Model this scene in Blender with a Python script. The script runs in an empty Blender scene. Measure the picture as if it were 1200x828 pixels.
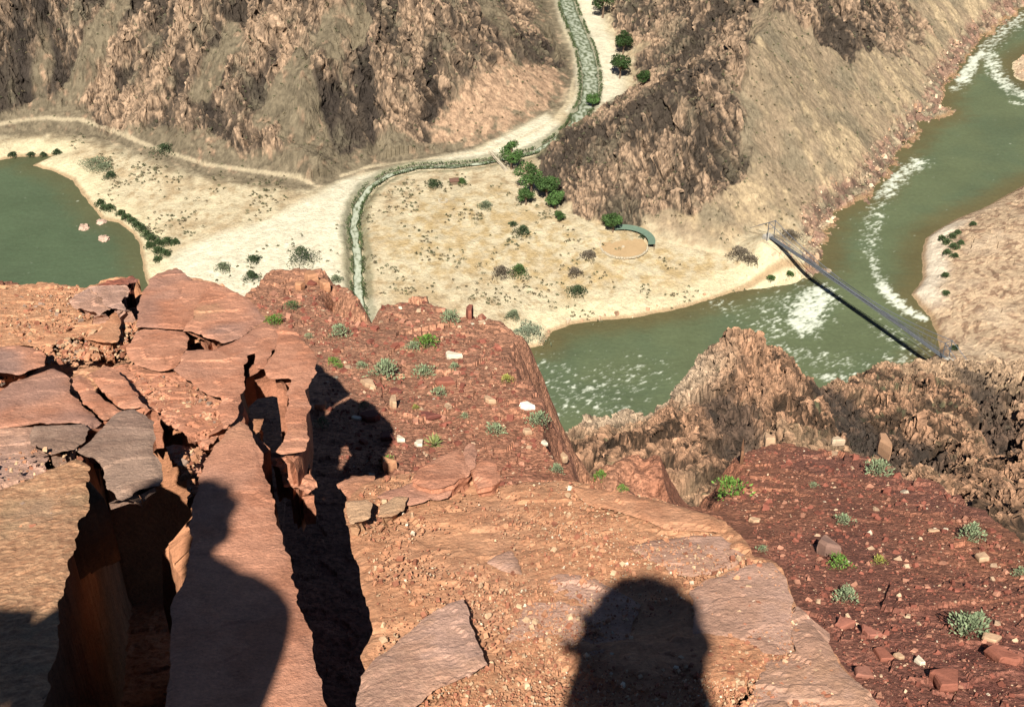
import bpy, math, random
import numpy as np
from mathutils import Vector, Matrix
random.seed(7)
RNG = np.random.default_rng(11)
C = bpy.context.scene.collection

# ------------------------------------------------------------------ camera geometry
W, H = 1200.0, 828.0
FPX = 50.0 / 36.0 * W
PITCH = math.radians(35)
CZ = 400.0
CAM = np.array([0.0, 0.0, CZ])
cp, sp = math.cos(PITCH), math.sin(PITCH)

def ray(px, py):
    """unit view direction(s) through photograph pixel(s)"""
    px = np.asarray(px, float); py = np.asarray(py, float)
    a = (px - W / 2) / FPX; b = (H / 2 - py) / FPX
    d = np.stack([a, cp + b * sp, -sp + b * cp], -1)
    return d / np.linalg.norm(d, axis=-1, keepdims=True)

def on_z(px, py, z):
    d = ray(px, py)
    t = (z - CZ) / d[..., 2]
    return np.stack([d[..., 0] * t, d[..., 1] * t], -1)

def on_plane(px, py, c, s, tx=0.0):
    """hit of plane z = CZ + c + s*y + tx*x"""
    d = ray(px, py)
    t = c / (d[..., 2] - s * d[..., 1] - tx * d[..., 0])
    return np.stack([d[..., 0] * t, d[..., 1] * t], -1)

SUN_DIR = ray(727, 742)           # direction the light travels
SUN_DIR = SUN_DIR / np.linalg.norm(SUN_DIR)

# ------------------------------------------------------------------ noise
def _hash(ix, iy, seed):
    n = (ix.astype(np.int64) * 374761393 + iy.astype(np.int64) * 668265263 + seed * 974711 + 12345) & 0xffffffff
    n = ((n ^ (n >> 13)) * 1274126177) & 0xffffffff
    n = ((n ^ (n >> 15)) * 2246822519) & 0xffffffff
    n = n ^ (n >> 16)
    return (n & 0xffffff).astype(np.float64) / 16777216.0

def perlin(x, y, seed=0):
    x0 = np.floor(x); y0 = np.floor(y)
    fx = x - x0; fy = y - y0
    u = fx * fx * fx * (fx * (fx * 6 - 15) + 10); v = fy * fy * fy * (fy * (fy * 6 - 15) + 10)
    def g(dx, dy):
        a = _hash(x0 + dx, y0 + dy, seed) * (2 * math.pi)
        return np.cos(a) * (fx - dx) + np.sin(a) * (fy - dy)
    a = g(0, 0); b = g(1, 0); c = g(0, 1); d = g(1, 1)
    return ((a + u * (b - a)) * (1 - v) + (c + u * (d - c)) * v) * 1.5

def fbm(x, y, oct=5, seed=0, gain=.5, lac=2.03):
    s = 0; a = 1; t = 0
    for i in range(oct):
        s = s + a * perlin(x, y, seed + i * 17); t += a
        a *= gain; x = x * lac + 3.1; y = y * lac - 1.7
    return s / t

def ridged(x, y, oct=5, seed=0, gain=.5, lac=2.07):
    s = 0; a = 1; t = 0
    for i in range(oct):
        n = 1 - np.abs(perlin(x, y, seed + i * 31)) * 1.6
        s = s + a * n; t += a
        a *= gain; x = x * lac + 5.3; y = y * lac + 2.1
    return s / t

def facets(x, y, cell, seed):
    """broken rock: every cell a tilted plane; returns height (about -1..1), cell hash, distance to the cell edge (0..)"""
    X = x / cell; Y = y / cell
    gx = np.floor(X); gy = np.floor(Y)
    b1 = np.full(X.shape, 9.0); b2 = np.full(X.shape, 9.0)
    bx = np.zeros_like(X); by = np.zeros_like(X); ix = np.zeros_like(X); iy = np.zeros_like(X)
    for dx in (-1, 0, 1):
        for dy in (-1, 0, 1):
            cx = gx + dx; cy = gy + dy
            qx = cx + _hash(cx, cy, seed); qy = cy + _hash(cx, cy, seed + 1)
            d = (X - qx) ** 2 + (Y - qy) ** 2
            m = d < b1
            b2 = np.where(m, b1, np.minimum(b2, d)); b1 = np.where(m, d, b1)
            bx = np.where(m, qx, bx); by = np.where(m, qy, by); ix = np.where(m, cx, ix); iy = np.where(m, cy, iy)
    h = _hash(ix, iy, seed + 2)
    a1 = _hash(ix, iy, seed + 3) * 2 - 1; a2 = _hash(ix, iy, seed + 4) * 2 - 1
    out = (h * 2 - 1) * .6 + (a1 * (X - bx) + a2 * (Y - by)) * .9
    return out, h, np.sqrt(b2) - np.sqrt(b1)

def _hash3(ix, iy, iz, seed):
    return _hash(ix + 57.0 * iz, iy - 131.0 * iz, seed)

def blocks3(P, cell, seed):
    """broken blocks in space: tilted-plane height (about -1..1), block hash, gap to the next block"""
    Q = P / cell; G = np.floor(Q)
    n = len(Q)
    b1 = np.full(n, 9.0); b2 = np.full(n, 9.0); BQ = np.zeros_like(Q); BI = np.zeros_like(Q)
    for dx in (-1, 0, 1):
        for dy in (-1, 0, 1):
            for dz in (-1, 0, 1):
                c = G + np.array([dx, dy, dz], float)
                q = c + np.stack([_hash3(c[:, 0], c[:, 1], c[:, 2], seed + k) for k in range(3)], 1)
                d = ((Q - q) ** 2).sum(1); m = d < b1
                b2 = np.where(m, b1, np.minimum(b2, d)); b1 = np.where(m, d, b1)
                BQ[m] = q[m]; BI[m] = c[m]
    h = _hash3(BI[:, 0], BI[:, 1], BI[:, 2], seed + 5)
    T = np.stack([_hash3(BI[:, 0], BI[:, 1], BI[:, 2], seed + 6 + k) * 2 - 1 for k in range(3)], 1)
    return (h * 2 - 1) * .6 + ((Q - BQ) * T).sum(1) * .9, h, np.sqrt(b2) - np.sqrt(b1)

def grid_normals(X, Y, Z):
    P = np.stack([X, Y, Z], -1)
    a = np.gradient(P, axis=0); b = np.gradient(P, axis=1)
    n = np.cross(a, b); n /= np.linalg.norm(n, axis=-1, keepdims=True) + 1e-12
    return np.where(n[..., 2:3] < 0, -n, n)

def shatter(X, Y, Z, mask, axis, sizes, amps, seed, stretch=2.0, thin=.55):
    """break the faces of a grid into blocks: returns moved X, Y, Z and block hashes / joints per level"""
    nrm = grid_normals(X, Y, Z)
    a = np.array(axis, float); a /= np.linalg.norm(a)
    u = np.cross(a, (0, 0, 1.0)); u /= np.linalg.norm(u); w = np.cross(a, u)
    m = mask > .03
    P = np.stack([X[m], Y[m], Z[m]], 1)
    wob = 2.2 * np.stack([fbm(P[:, 0] / 13 + P[:, 2] / 17, P[:, 1] / 13, 2, seed), fbm(P[:, 1] / 13 + 5, P[:, 2] / 11, 2, seed + 1), fbm(P[:, 2] / 12, P[:, 0] / 12 + 9, 2, seed + 2)], 1) * (sizes[0] / 9.0)
    L = np.stack([(P + wob) @ a / thin, (P + wob) @ u, (P + wob) @ w / stretch], 1)
    D = np.zeros(len(P)); hs, es = [], []
    for k, (s, am) in enumerate(zip(sizes, amps)):
        h, hh, e = blocks3(L, s, seed + 20 * k + 3)
        D += am * (h - .55 * sstep(.14, .02, e))
        H = np.full(X.shape, .5); H[m] = hh; E = np.ones(X.shape); E[m] = e
        hs.append(H); es.append(E)
    S = np.zeros(X.shape); S[m] = fbm(L[:, 0] / (sizes[1] * .8), (L[:, 2] + .6 * L[:, 1]) / (sizes[1] * 2.4), 4, seed + 90)
    D = (D + amps[1] * 1.6 * S[m]) * mask[m]
    X = X.copy(); Y = Y.copy(); Z = Z.copy()
    N_ = nrm[m]
    X[m] += N_[:, 0] * D; Y[m] += N_[:, 1] * D; Z[m] += N_[:, 2] * D
    return X, Y, Z, hs, es, S

def sstep(a, b, x):
    t = np.clip((x - a) / (b - a), 0, 1)
    return t * t * (3 - 2 * t)

def seg_dist(x, y, pts, closed=False):
    """distance to a polyline"""
    pts = np.asarray(pts, float); n = len(pts)
    best = np.full(np.shape(x), 1e18)
    for i in range(n if closed else n - 1):
        ax, ay = pts[i]; bx, by = pts[(i + 1) % n]
        ex, ey = bx - ax, by - ay
        L = ex * ex + ey * ey + 1e-12
        t = np.clip(((x - ax) * ex + (y - ay) * ey) / L, 0, 1)
        dx = x - ax - t * ex; dy = y - ay - t * ey
        best = np.minimum(best, dx * dx + dy * dy)
    return np.sqrt(best)

def inside(x, y, pts):
    pts = np.asarray(pts, float); n = len(pts)
    c = np.zeros(np.shape(x), bool)
    for i in range(n):
        ax, ay = pts[i]; bx, by = pts[(i + 1) % n]
        if ay == by: continue
        m = ((ay > y) != (by > y)) & (x < (bx - ax) * (y - ay) / (by - ay) + ax)
        c ^= m
    return c

def sdf(x, y, pts):
    """positive inside"""
    d = seg_dist(x, y, pts, True)
    return np.where(inside(x, y, pts), d, -d)

def lerp3(a, b, t):
    t = np.asarray(t)[..., None]
    return np.asarray(a) * (1 - t) + np.asarray(b) * t

# ------------------------------------------------------------------ materials
def nodes_of(name):
    m = bpy.data.materials.new(name); m.use_nodes = True
    nt = m.node_tree; nt.nodes.clear()
    return m, nt

def N(nt, t, **kw):
    n = nt.nodes.new(t)
    for k, v in kw.items(): setattr(n, k, v)
    return n

def surface_mat(name, attr=True, color=(.5, .5, .5), rough=.9, spec=.15, n1=1.0, n2=8.0, amp=.35, bump=.4, bdist=.05, speck=0.0,
                metallic=0.0, warm=(1.0, .93, .85)):
    """vertex colour (or a plain colour) x two noise octaves + bump, world-scaled through object coordinates"""
    m, nt = nodes_of(name); L = nt.links
    out = N(nt, 'ShaderNodeOutputMaterial'); b = N(nt, 'ShaderNodeBsdfPrincipled')
    L.new(b.outputs[0], out.inputs[0])
    b.inputs['Roughness'].default_value = rough
    b.inputs['Specular IOR Level'].default_value = spec
    b.inputs['Metallic'].default_value = metallic
    tc = N(nt, 'ShaderNodeNewGeometry')
    a = N(nt, 'ShaderNodeTexNoise'); a.inputs['Scale'].default_value = n1; a.inputs['Detail'].default_value = 5; a.inputs['Roughness'].default_value = .65
    c = N(nt, 'ShaderNodeTexNoise'); c.inputs['Scale'].default_value = n2; c.inputs['Detail'].default_value = 6; c.inputs['Roughness'].default_value = .7
    L.new(tc.outputs['Position'], a.inputs['Vector']); L.new(tc.outputs['Position'], c.inputs['Vector'])
    add = N(nt, 'ShaderNodeMath', operation='ADD'); L.new(a.outputs[0], add.inputs[0]); L.new(c.outputs[0], add.inputs[1])
    mr = N(nt, 'ShaderNodeMapRange'); mr.inputs['From Min'].default_value = .65; mr.inputs['From Max'].default_value = 1.35
    mr.inputs['To Min'].default_value = 1 - amp; mr.inputs['To Max'].default_value = 1 + amp
    L.new(add.outputs[0], mr.inputs['Value'])
    mul = N(nt, 'ShaderNodeMix', data_type='RGBA', blend_type='MULTIPLY'); mul.inputs[0].default_value = 1
    if attr:
        at = N(nt, 'ShaderNodeAttribute', attribute_name='Col'); L.new(at.outputs['Color'], mul.inputs[6])
    else:
        mul.inputs[6].default_value = (*color, 1)
    L.new(mr.outputs[0], mul.inputs[7])
    col = mul.outputs[2]
    if speck > 0:
        v = N(nt, 'ShaderNodeTexVoronoi'); v.inputs['Scale'].default_value = n2 * 2.2
        L.new(tc.outputs['Position'], v.inputs['Vector'])
        sr = N(nt, 'ShaderNodeSeparateColor'); L.new(v.outputs['Color'], sr.inputs[0])
        r = N(nt, 'ShaderNodeMapRange'); r.inputs['From Min'].default_value = .0; r.inputs['From Max'].default_value = 1
        r.inputs['To Min'].default_value = 1 - speck; r.inputs['To Max'].default_value = 1 + speck * .8
        L.new(sr.outputs[0], r.inputs['Value'])
        m2 = N(nt, 'ShaderNodeMix', data_type='RGBA', blend_type='MULTIPLY'); m2.inputs[0].default_value = 1
        L.new(col, m2.inputs[6]); L.new(r.outputs[0], m2.inputs[7]); col = m2.outputs[2]
    L.new(col, b.inputs['Base Color'])
    if bump > 0:
        bp = N(nt, 'ShaderNodeBump'); bp.inputs['Strength'].default_value = bump; bp.inputs['Distance'].default_value = bdist
        L.new(add.outputs[0], bp.inputs['Height']); L.new(bp.outputs[0], b.inputs['Normal'])
    return m

M = {}
M['far'] = surface_mat('canyon_rock', n1=.12, n2=.7, amp=.30, bump=.8, bdist=1.2)
M['mid'] = surface_mat('schist_rock', n1=.35, n2=2.2, amp=.35, bump=.9, bdist=.45)
M['near'] = surface_mat('red_dirt', n1=5, n2=40, amp=.35, bump=.8, bdist=.02, speck=.45)
M['slab'] = surface_mat('red_slab_rock', n1=14, n2=110, amp=.30, bump=.75, bdist=.007, speck=.10)
M['rubble'] = surface_mat('rubble_rock', n1=20, n2=90, amp=.25, bump=.5, bdist=.004)
M['leaf'] = surface_mat('leaf', n1=3, n2=20, amp=.3, bump=0, rough=.7, spec=.2)
M['bigleaf'] = surface_mat('tree_leaf', n1=.3, n2=1.2, amp=.35, bump=0, rough=.7, spec=.2)
M['bark'] = surface_mat('bark', attr=False, color=(.16, .11, .075), n1=3, n2=20, amp=.3, bump=.5, bdist=.03)
M['twig'] = surface_mat('twig', attr=False, color=(.2, .15, .1), n1=30, n2=100, amp=.3, bump=0)
M['steel'] = surface_mat('dark_steel', attr=False, color=(.075, .08, .09), n1=1, n2=6, amp=.3, bump=0, rough=.55, spec=.4)
M['deck'] = surface_mat('grey_deck', attr=False, color=(.11, .115, .12), n1=1, n2=4, amp=.3, bump=0, rough=.7)
M['cable'] = surface_mat('cable_steel', attr=False, color=(.12, .13, .15), n1=1, n2=4, amp=.2, bump=0, rough=.5, spec=.4)
M['concrete'] = surface_mat('concrete', attr=False, color=(.36, .33, .28), n1=1, n2=6, amp=.25, bump=.2)
M['green_roof'] = surface_mat('green_roof', attr=False, color=(.115, .165, .12), n1=.6, n2=5, amp=.2, bump=.1, rough=.55, spec=.3)
M['timber'] = surface_mat('timber', attr=False, color=(.17, .12, .08), n1=2, n2=12, amp=.3, bump=.2)
M['brown_roof'] = surface_mat('brown_roof', attr=False, color=(.13, .07, .05), n1=1, n2=6, amp=.25, bump=.1)
M['stone_wall'] = surface_mat('pale_stone', attr=False, color=(.42, .36, .26), n1=1, n2=5, amp=.3, bump=.4)
M['yard'] = surface_mat('yard_dirt', attr=False, color=(.38, .26, .14), n1=.25, n2=1.5, amp=.18, bump=.3, bdist=.1)
M['cloth_blue'] = surface_mat('blue_cloth', attr=False, color=(.07, .1, .2), n1=6, n2=60, amp=.2, bump=.3, bdist=.01)
M['cloth_red'] = surface_mat('red_cloth', attr=False, color=(.3, .06, .05), n1=6, n2=60, amp=.2, bump=.3, bdist=.01)
M['skin'] = surface_mat('skin', attr=False, color=(.5, .3, .21), n1=6, n2=60, amp=.1, bump=0, rough=.5)
M['hair'] = surface_mat('hair', attr=False, color=(.06, .035, .02), n1=30, n2=200, amp=.4, bump=.4, bdist=.01)
M['shoe'] = surface_mat('boot_leather', attr=False, color=(.1, .06, .035), n1=20, n2=60, amp=.3, bump=.2)
M['black'] = surface_mat('black_plastic', attr=False, color=(.02, .02, .02), n1=20, n2=60, amp=.2, bump=0, rough=.4, spec=.4)

def water_mat():
    m, nt = nodes_of('river_water'); L = nt.links
    out = N(nt, 'ShaderNodeOutputMaterial'); b = N(nt, 'ShaderNodeBsdfPrincipled'); L.new(b.outputs[0], out.inputs[0])
    at = N(nt, 'ShaderNodeAttribute', attribute_name='Col')
    g = N(nt, 'ShaderNodeNewGeometry')
    n = N(nt, 'ShaderNodeTexNoise'); n.inputs['Scale'].default_value = .45; n.inputs['Detail'].default_value = 6; n.inputs['Roughness'].default_value = .65
    L.new(g.outputs['Position'], n.inputs['Vector'])
    n2 = N(nt, 'ShaderNodeTexNoise'); n2.inputs['Scale'].default_value = .03; n2.inputs['Detail'].default_value = 4
    L.new(g.outputs['Position'], n2.inputs['Vector'])
    add = N(nt, 'ShaderNodeMath', operation='ADD'); L.new(n.outputs[0], add.inputs[0]); L.new(n2.outputs[0], add.inputs[1])
    mr = N(nt, 'ShaderNodeMapRange'); mr.inputs['From Min'].default_value = .6; mr.inputs['From Max'].default_value = 1.4
    mr.inputs['To Min'].default_value = .8; mr.inputs['To Max'].default_value = 1.2; L.new(add.outputs[0], mr.inputs['Value'])
    mul = N(nt, 'ShaderNodeMix', data_type='RGBA', blend_type='MULTIPLY'); mul.inputs[0].default_value = 1
    L.new(at.outputs['Color'], mul.inputs[6]); L.new(mr.outputs[0], mul.inputs[7]); L.new(mul.outputs[2], b.inputs['Base Color'])
    b.inputs['Roughness'].default_value = .4; b.inputs['Specular IOR Level'].default_value = .18
    bp = N(nt, 'ShaderNodeBump'); bp.inputs['Strength'].default_value = .35; bp.inputs['Distance'].default_value = .5
    L.new(n.outputs[0], bp.inputs['Height']); L.new(bp.outputs[0], b.inputs['Normal'])
    return m
M['water'] = water_mat()

# ------------------------------------------------------------------ mesh helpers
def link(o, parent=None):
    C.objects.link(o)
    if parent is not None: o.parent = parent
    return o

def mesh_np(name, V, F, mat=None, col=None, smooth=False, parent=None, loc=(0, 0, 0)):
    """V (n,3) world, F list/array of faces (all same size if array). one object."""
    V = np.asarray(V, np.float32)
    me = bpy.data.meshes.new(name)
    if isinstance(F, np.ndarray):
        k = F.shape[1]; nf = len(F)
        me.vertices.add(len(V)); me.vertices.foreach_set('co', V.ravel())
        me.loops.add(nf * k); me.loops.foreach_set('vertex_index', F.astype(np.int32).ravel())
        me.polygons.add(nf); me.polygons.foreach_set('loop_start', np.arange(0, nf * k, k, dtype=np.int32))
        me.polygons.foreach_set('loop_total', np.full(nf, k, np.int32))
        me.update(calc_edges=True); me.validate()
    else:
        me.from_pydata(V.tolist(), [], F); me.update()
    if col is not None:
        ca = me.color_attributes.new('Col', 'FLOAT_COLOR', 'POINT')
        c4 = np.ones((len(V), 4), np.float32); c4[:, :3] = col
        ca.data.foreach_set('color', c4.ravel())
    if smooth is not None:
        me.polygons.foreach_set('use_smooth', np.full(len(me.polygons), bool(smooth)))
    if mat: me.materials.append(mat)
    o = bpy.data.objects.new(name, me); o.location = loc
    return link(o, parent)

def grid_faces(nr, nc):
    i = np.arange(nr * nc).reshape(nr, nc)
    return np.stack([i[:-1, :-1].ravel(), i[:-1, 1:].ravel(), i[1:, 1:].ravel(), i[1:, :-1].ravel()], 1)

def tag(o, label=None, cat=None, group=None, kind=None):
    if label: o['label'] = label
    if cat: o['category'] = cat
    if group: o['group'] = group
    if kind: o['kind'] = kind
    return o

def empty(name, loc, label, cat, group=None, rz=0.0):
    o = bpy.data.objects.new(name, None); o.empty_display_size = .1
    o.location = loc; o.rotation_euler = (0, 0, rz); C.objects.link(o)
    return tag(o, label, cat, group)

class MB:
    """collects simple solids into one mesh"""
    def __init__(s): s.V = []; s.F = []
    def add(s, V, F):
        k = len(s.V); s.V += [tuple(v) for v in V]; s.F += [tuple(i + k for i in f) for f in F]
    def box(s, c, d, rz=0, rx=0):
        c = Vector(c); hx, hy, hz = d[0] / 2, d[1] / 2, d[2] / 2
        R = Matrix.Rotation(rz, 3, 'Z') @ Matrix.Rotation(rx, 3, 'X')
        P = [c + R @ Vector((sx * hx, sy * hy, sz * hz)) for sz in (-1, 1) for sx, sy in ((-1, -1), (1, -1), (1, 1), (-1, 1))]
        s.add(P, [(3, 2, 1, 0), (4, 5, 6, 7), (0, 1, 5, 4), (1, 2, 6, 5), (2, 3, 7, 6), (3, 0, 4, 7)])
    def tube(s, pts, r, n=6):
        pts = [Vector(p) for p in pts]
        rr = r if isinstance(r, (list, tuple)) else [r] * len(pts)
        rings = []
        for i, p in enumerate(pts):
            t = (pts[min(i + 1, len(pts) - 1)] - pts[max(i - 1, 0)]).normalized()
            a = t.cross(Vector((0, 0, 1)))
            if a.length < 1e-3: a = t.cross(Vector((1, 0, 0)))
            a.normalize(); b = t.cross(a)
            rings.append([p + (a * math.cos(q) + b * math.sin(q)) * rr[i] for q in [2 * math.pi * j / n for j in range(n)]])
        V = [v for r_ in rings for v in r_]
        F = [(i * n + j, i * n + (j + 1) % n, (i + 1) * n + (j + 1) % n, (i + 1) * n + j) for i in range(len(pts) - 1) for j in range(n)]
        F += [tuple(range(n - 1, -1, -1)), tuple((len(pts) - 1) * n + j for j in range(n))]
        s.add(V, F)
    def build(s, name, mat, parent=None, smooth=False):
        return mesh_np(name, np.array(s.V), list(s.F), mat, None, smooth, parent)
# ================================================================== THE VALLEY (far terrain, river, creek)
def PX(pts, z=0.0):
    p = np.array(pts, float)
    return on_z(p[:, 0], p[:, 1], z)

shore_n = PX([(-500, 225), (-200, 205), (0, 188), (22, 184), (62, 183), (38, 194), (62, 201), (85, 211), (96, 226), (110, 245), (120, 257), (140, 261), (156, 275),
              (164, 290), (170, 315), (177, 345), (240, 420), (420, 440), (560, 425), (602, 411), (636, 404), (646, 388), (668, 380), (750, 370), (800, 360), (850, 346), (890, 331), (930, 319), (958, 312),
              (963, 296), (966, 270), (978, 250), (991, 240), (1020, 226), (1036, 205), (1050, 182), (1070, 160), (1078, 146), (1112, 132), (1100, 122), (1108, 100), (1122, 82), (1136, 62),
              (1152, 44), (1172, 26), (1200, 10), (1320, -60)], 0)
LAND_N = np.vstack([shore_n, [(2600, 3200), (-2600, 3200), (-2600, shore_n[0][1])]])
shore_s = PX([(1500, 120), (1320, 168), (1200, 218), (1160, 240), (1130, 253), (1100, 268), (1085, 280), (1079, 297), (1082, 325), (1068, 345), (1078, 358), (1090, 372), (1098, 392), (1100, 408),
              (1080, 430), (1020, 470), (900, 520), (760, 530), (600, 540), (300, 520), (-400, 480)], 0)
LAND_S = np.vstack([shore_s, [(-1500, 150), (1800, 150), (1800, shore_s[0][1])]])
ISLET = PX([(1330, 30), (1215, 55), (1186, 74), (1187, 90), (1205, 100), (1330, 110)], 0)

BASE_A = np.vstack([PX([(-700, 190), (-200, 160), (0, 140), (60, 136), (110, 143), (165, 165), (230, 190), (300, 203), (362, 212), (392, 207), (420, 196), (470, 186), (540, 172), (600, 152), (648, 122),
                        (664, 100), (668, 78), (655, 48), (645, 20), (632, -20), (600, -90)], 14), [(60, 2600), (-2600, 3200)]])
BASE_B = np.vstack([PX([(650, -120), (700, -30), (706, 8), (712, 30), (730, 58), (742, 88), (742, 106), (702, 132), (672, 150), (650, 165), (626, 184), (636, 215), (654, 243), (690, 261), (735, 264),
                        (775, 279), (850, 291), (895, 272), (940, 262), (957, 255), (972, 238), (1012, 216), (1030, 196), (1044, 170), (1066, 140), (1090, 118), (1100, 92), (1126, 55), (1160, 20), (1190, 2), (1290, -65)], 10), [(2600, 3200), (300, 3200)]])
ANCH_N = on_z(903, 277, 17.0); ANCH_S = on_z(1108, 419, 17.0)

CREEK_PX = [(652, -40), (660, -10), (667, 15), (677, 40), (686, 62), (691, 85), (692, 105), (690, 122), (672, 150), (652, 166), (628, 180), (600, 187), (560, 194), (530, 197), (490, 198), (458, 206), (434, 220), (420, 240),
            (414, 265), (419, 300), (419, 330), (421, 352), (425, 380), (428, 420)]
CREEK = PX(CREEK_PX, 11)
CREEK_W = np.interp(np.arange(len(CREEK_PX)), [0, 6, 7.5, 9, 11, 15, 18, 23], [5.5, 6.0, 5.0, 2.3, 1.6, 1.9, 2.4, 2.4])

def far_base(x, y):
    """smooth lie of the land without rock noise"""
    wob = 3.0 * fbm(x / 35, y / 35, 3, 5) + 1.0 * fbm(x / 7, y / 7, 2, 6)
    dn = sdf(x, y, LAND_N) + wob * .5 + np.where(x > 150, 5.0 * fbm(x / 11 + 3, y / 11, 3, 7) + 1.5, 0)
    ds = sdf(x, y, LAND_S) + wob * .5
    di = sdf(x, y, ISLET) + wob * .5
    z = np.full(np.shape(x), -2.5)
    zn = np.where(dn > -6, .25 * np.clip(dn, -6, 3) + 13.0 * (1 - np.exp(-np.clip(dn, 0, None) / 60.0)), -2.5)
    zs = np.where(ds > -6, .35 * np.clip(ds, -6, 4) + 24.0 * (1 - np.exp(-np.clip(ds, 0, None) / 55.0)), -2.5)
    zi = np.where(di > -6, .3 * np.clip(di, -6, 6), -2.5)
    # the mountains rise behind their base lines
    wa = sdf(x, y, BASE_A); wb = sdf(x, y, BASE_B)
    g = fbm(x / 110 + .0035 * y, y / 220, 3, 21)
    wa2 = np.clip(wa, 0, None); wb2 = np.clip(wb, 0, None)
    zn = zn + 0.50 * np.minimum(wa2, 26) + (.86 + .30 * g) * np.clip(wa2 - 26, 0, None)
    zn = zn + 0.60 * np.minimum(wb2, 400) + .14 * np.clip(wb2 - 30, 0, None)
    z = np.maximum(np.maximum(z, zn), np.maximum(zs, zi))
    da = np.hypot(x - ANCH_N[0], y - ANCH_N[1])
    z = z + (15.2 - z) * np.exp(-(da / 16.0) ** 2)
    da = np.hypot(x - ANCH_S[0] - 6, y - ANCH_S[1] + 4)
    z = z + (16.0 - z) * np.exp(-(da / 14.0) ** 2) * (ds > 0)
    return z, dn, ds, di, wa, wb

def march(fn, px, py, t0, t1, n=500):
    """first hit of the view ray(s) with z=fn(x,y)"""
    px = np.atleast_1d(np.asarray(px, float)); py = np.atleast_1d(np.asarray(py, float))
    d = ray(px, py)
    t = t0 * (t1 / t0) ** (np.arange(n) / (n - 1.0))
    X = d[:, None, 0] * t; Y = d[:, None, 1] * t; Z = CZ + d[:, None, 2] * t
    G = fn(X, Y)
    u = Z - G
    k = np.argmax(u < 0, 1); k = np.where((u < 0).any(1), k, n - 1); k = np.maximum(k, 1)
    i = np.arange(len(px))
    a = u[i, k - 1]; b = u[i, k]
    f = np.clip(a / (a - b + 1e-9), 0, 1)
    tt = t[k - 1] + (t[k] - t[k - 1]) * f
    return np.stack([d[:, 0] * tt, d[:, 1] * tt, CZ + d[:, 2] * tt], 1)

def FB(pts):
    """photograph outline laid on the smooth valley ground -> world xy polygon"""
    p = np.array(pts, float)
    return march(lambda X, Y: far_base(X, Y)[0], p[:, 0], p[:, 1], 420, 1900, 260)[:, :2]

CRAG_B = FB([(626, 186), (652, 168), (690, 136), (745, 100), (738, 60), (716, 20), (704, -30), (905, -30), (890, 40), (868, 100), (884, 150), (868, 200), (820, 240), (735, 252), (690, 253), (650, 236)])
CRAG_B2 = FB([(900, -30), (1010, -20), (1085, 22), (1094, 48), (1066, 64), (1020, 44), (996, 72), (984, 64), (950, 40), (905, 20)])
PINK_B = FB([(690, 170), (720, 165), (760, 190), (750, 235), (720, 232), (700, 210)])
TALUS_A = FB([(500, 150), (530, 108), (590, 70), (640, 74), (664, 88), (650, 118), (600, 148), (560, 165), (510, 172)])
DARK_A = FB([(372, 190), (362, 120), (372, 60), (400, 20), (440, 15), (448, 60), (436, 120), (440, 186), (410, 196)])
DARK_A2 = FB([(0, -30), (60, -30), (70, 60), (80, 110), (60, 125), (0, 130), (-60, 100)])
DARK_B = FB([(665, 150), (760, 100), (880, 110), (882, 160), (850, 205), (790, 240), (740, 240), (690, 200)])
WASH = FB([(640, 132), (660, 152), (640, 172), (590, 182), (540, 190), (470, 197), (435, 214), (412, 240), (404, 290), (404, 345), (440, 352), (440, 380), (330, 380), (200, 330), (180, 312), (230, 285), (300, 262), (365, 232), (395, 212), (470, 193), (560, 174)])
WASH2 = FB([(648, -30), (655, 20), (672, 60), (676, 110), (664, 130), (690, 140), (708, 128), (735, 108), (722, 60), (706, 20), (690, -30)])
OCHRE = FB([(500, 230), (590, 225), (640, 265), (700, 262), (790, 285), (860, 300), (840, 330), (740, 345), (640, 340), (560, 320), (470, 330), (440, 270)])
TRAILS = [FB(t) for t in ([(-40, 152), (0, 145), (30, 140), (60, 138), (95, 140), (120, 148), (160, 165), (200, 180), (240, 192), (300, 201), (350, 208), (372, 218)],
                          [(400, 206), (430, 196), (470, 190), (520, 184), (560, 178), (600, 168), (650, 140), (668, 116), (672, 92)],
                          [(574, 178), (584, 190), (597, 208), (612, 235), (640, 258), (672, 268), (696, 272), (700, 286), (716, 300), (740, 308)],
                          [(690, 268), (668, 300), (640, 330), (655, 350)],
                          [(760, 290), (800, 288), (850, 296), (895, 282)])]

RIBS_A = [FB(t) for t in ([(115, 28), (108, 52), (102, 78)], [(172, 22), (152, 50), (134, 80)], [(207, 58), (194, 92), (177, 127), (160, 142)], [(216, 112), (222, 154)], [(342, 22), (306, 48), (286, 92), (270, 120)], [(394, 46), (370, 96), (356, 120)],
                          [(440, 28), (460, 80), (456, 178)], [(494, 8), (538, 52), (530, 98)], [(580, 10), (600, 50)], [(285, 150), (330, 175), (372, 200)], [(478, 60), (484, 120), (470, 180)], [(240, 20), (226, 56)])]
GULLY_A = [FB(t) for t in ([(44, -5), (56, 36), (72, 84)], [(208, 62), (212, 104)], [(396, 96), (378, 130), (360, 164)], [(424, 76), (432, 128), (440, 180)], [(432, 8), (414, 48)], [(20, 20), (30, 110)], [(156, 70), (140, 100)], [(500, 60), (512, 110), (500, 140)], [(250, 130), (240, 110), (262, 80)], [(318, 60), (300, 104)], [(640, 30), (652, 70)])]
SCREE_A = [FB(t) for t in ([(138, 4), (118, 44), (84, 108)], [(250, 74), (240, 100)], [(272, 40), (268, 56)], [(350, 76), (330, 110), (312, 140)], [(228, 168), (262, 184)], [(420, 16), (412, 34)], [(390, 30), (384, 60)], [(340, 150), (352, 176)])]
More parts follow.
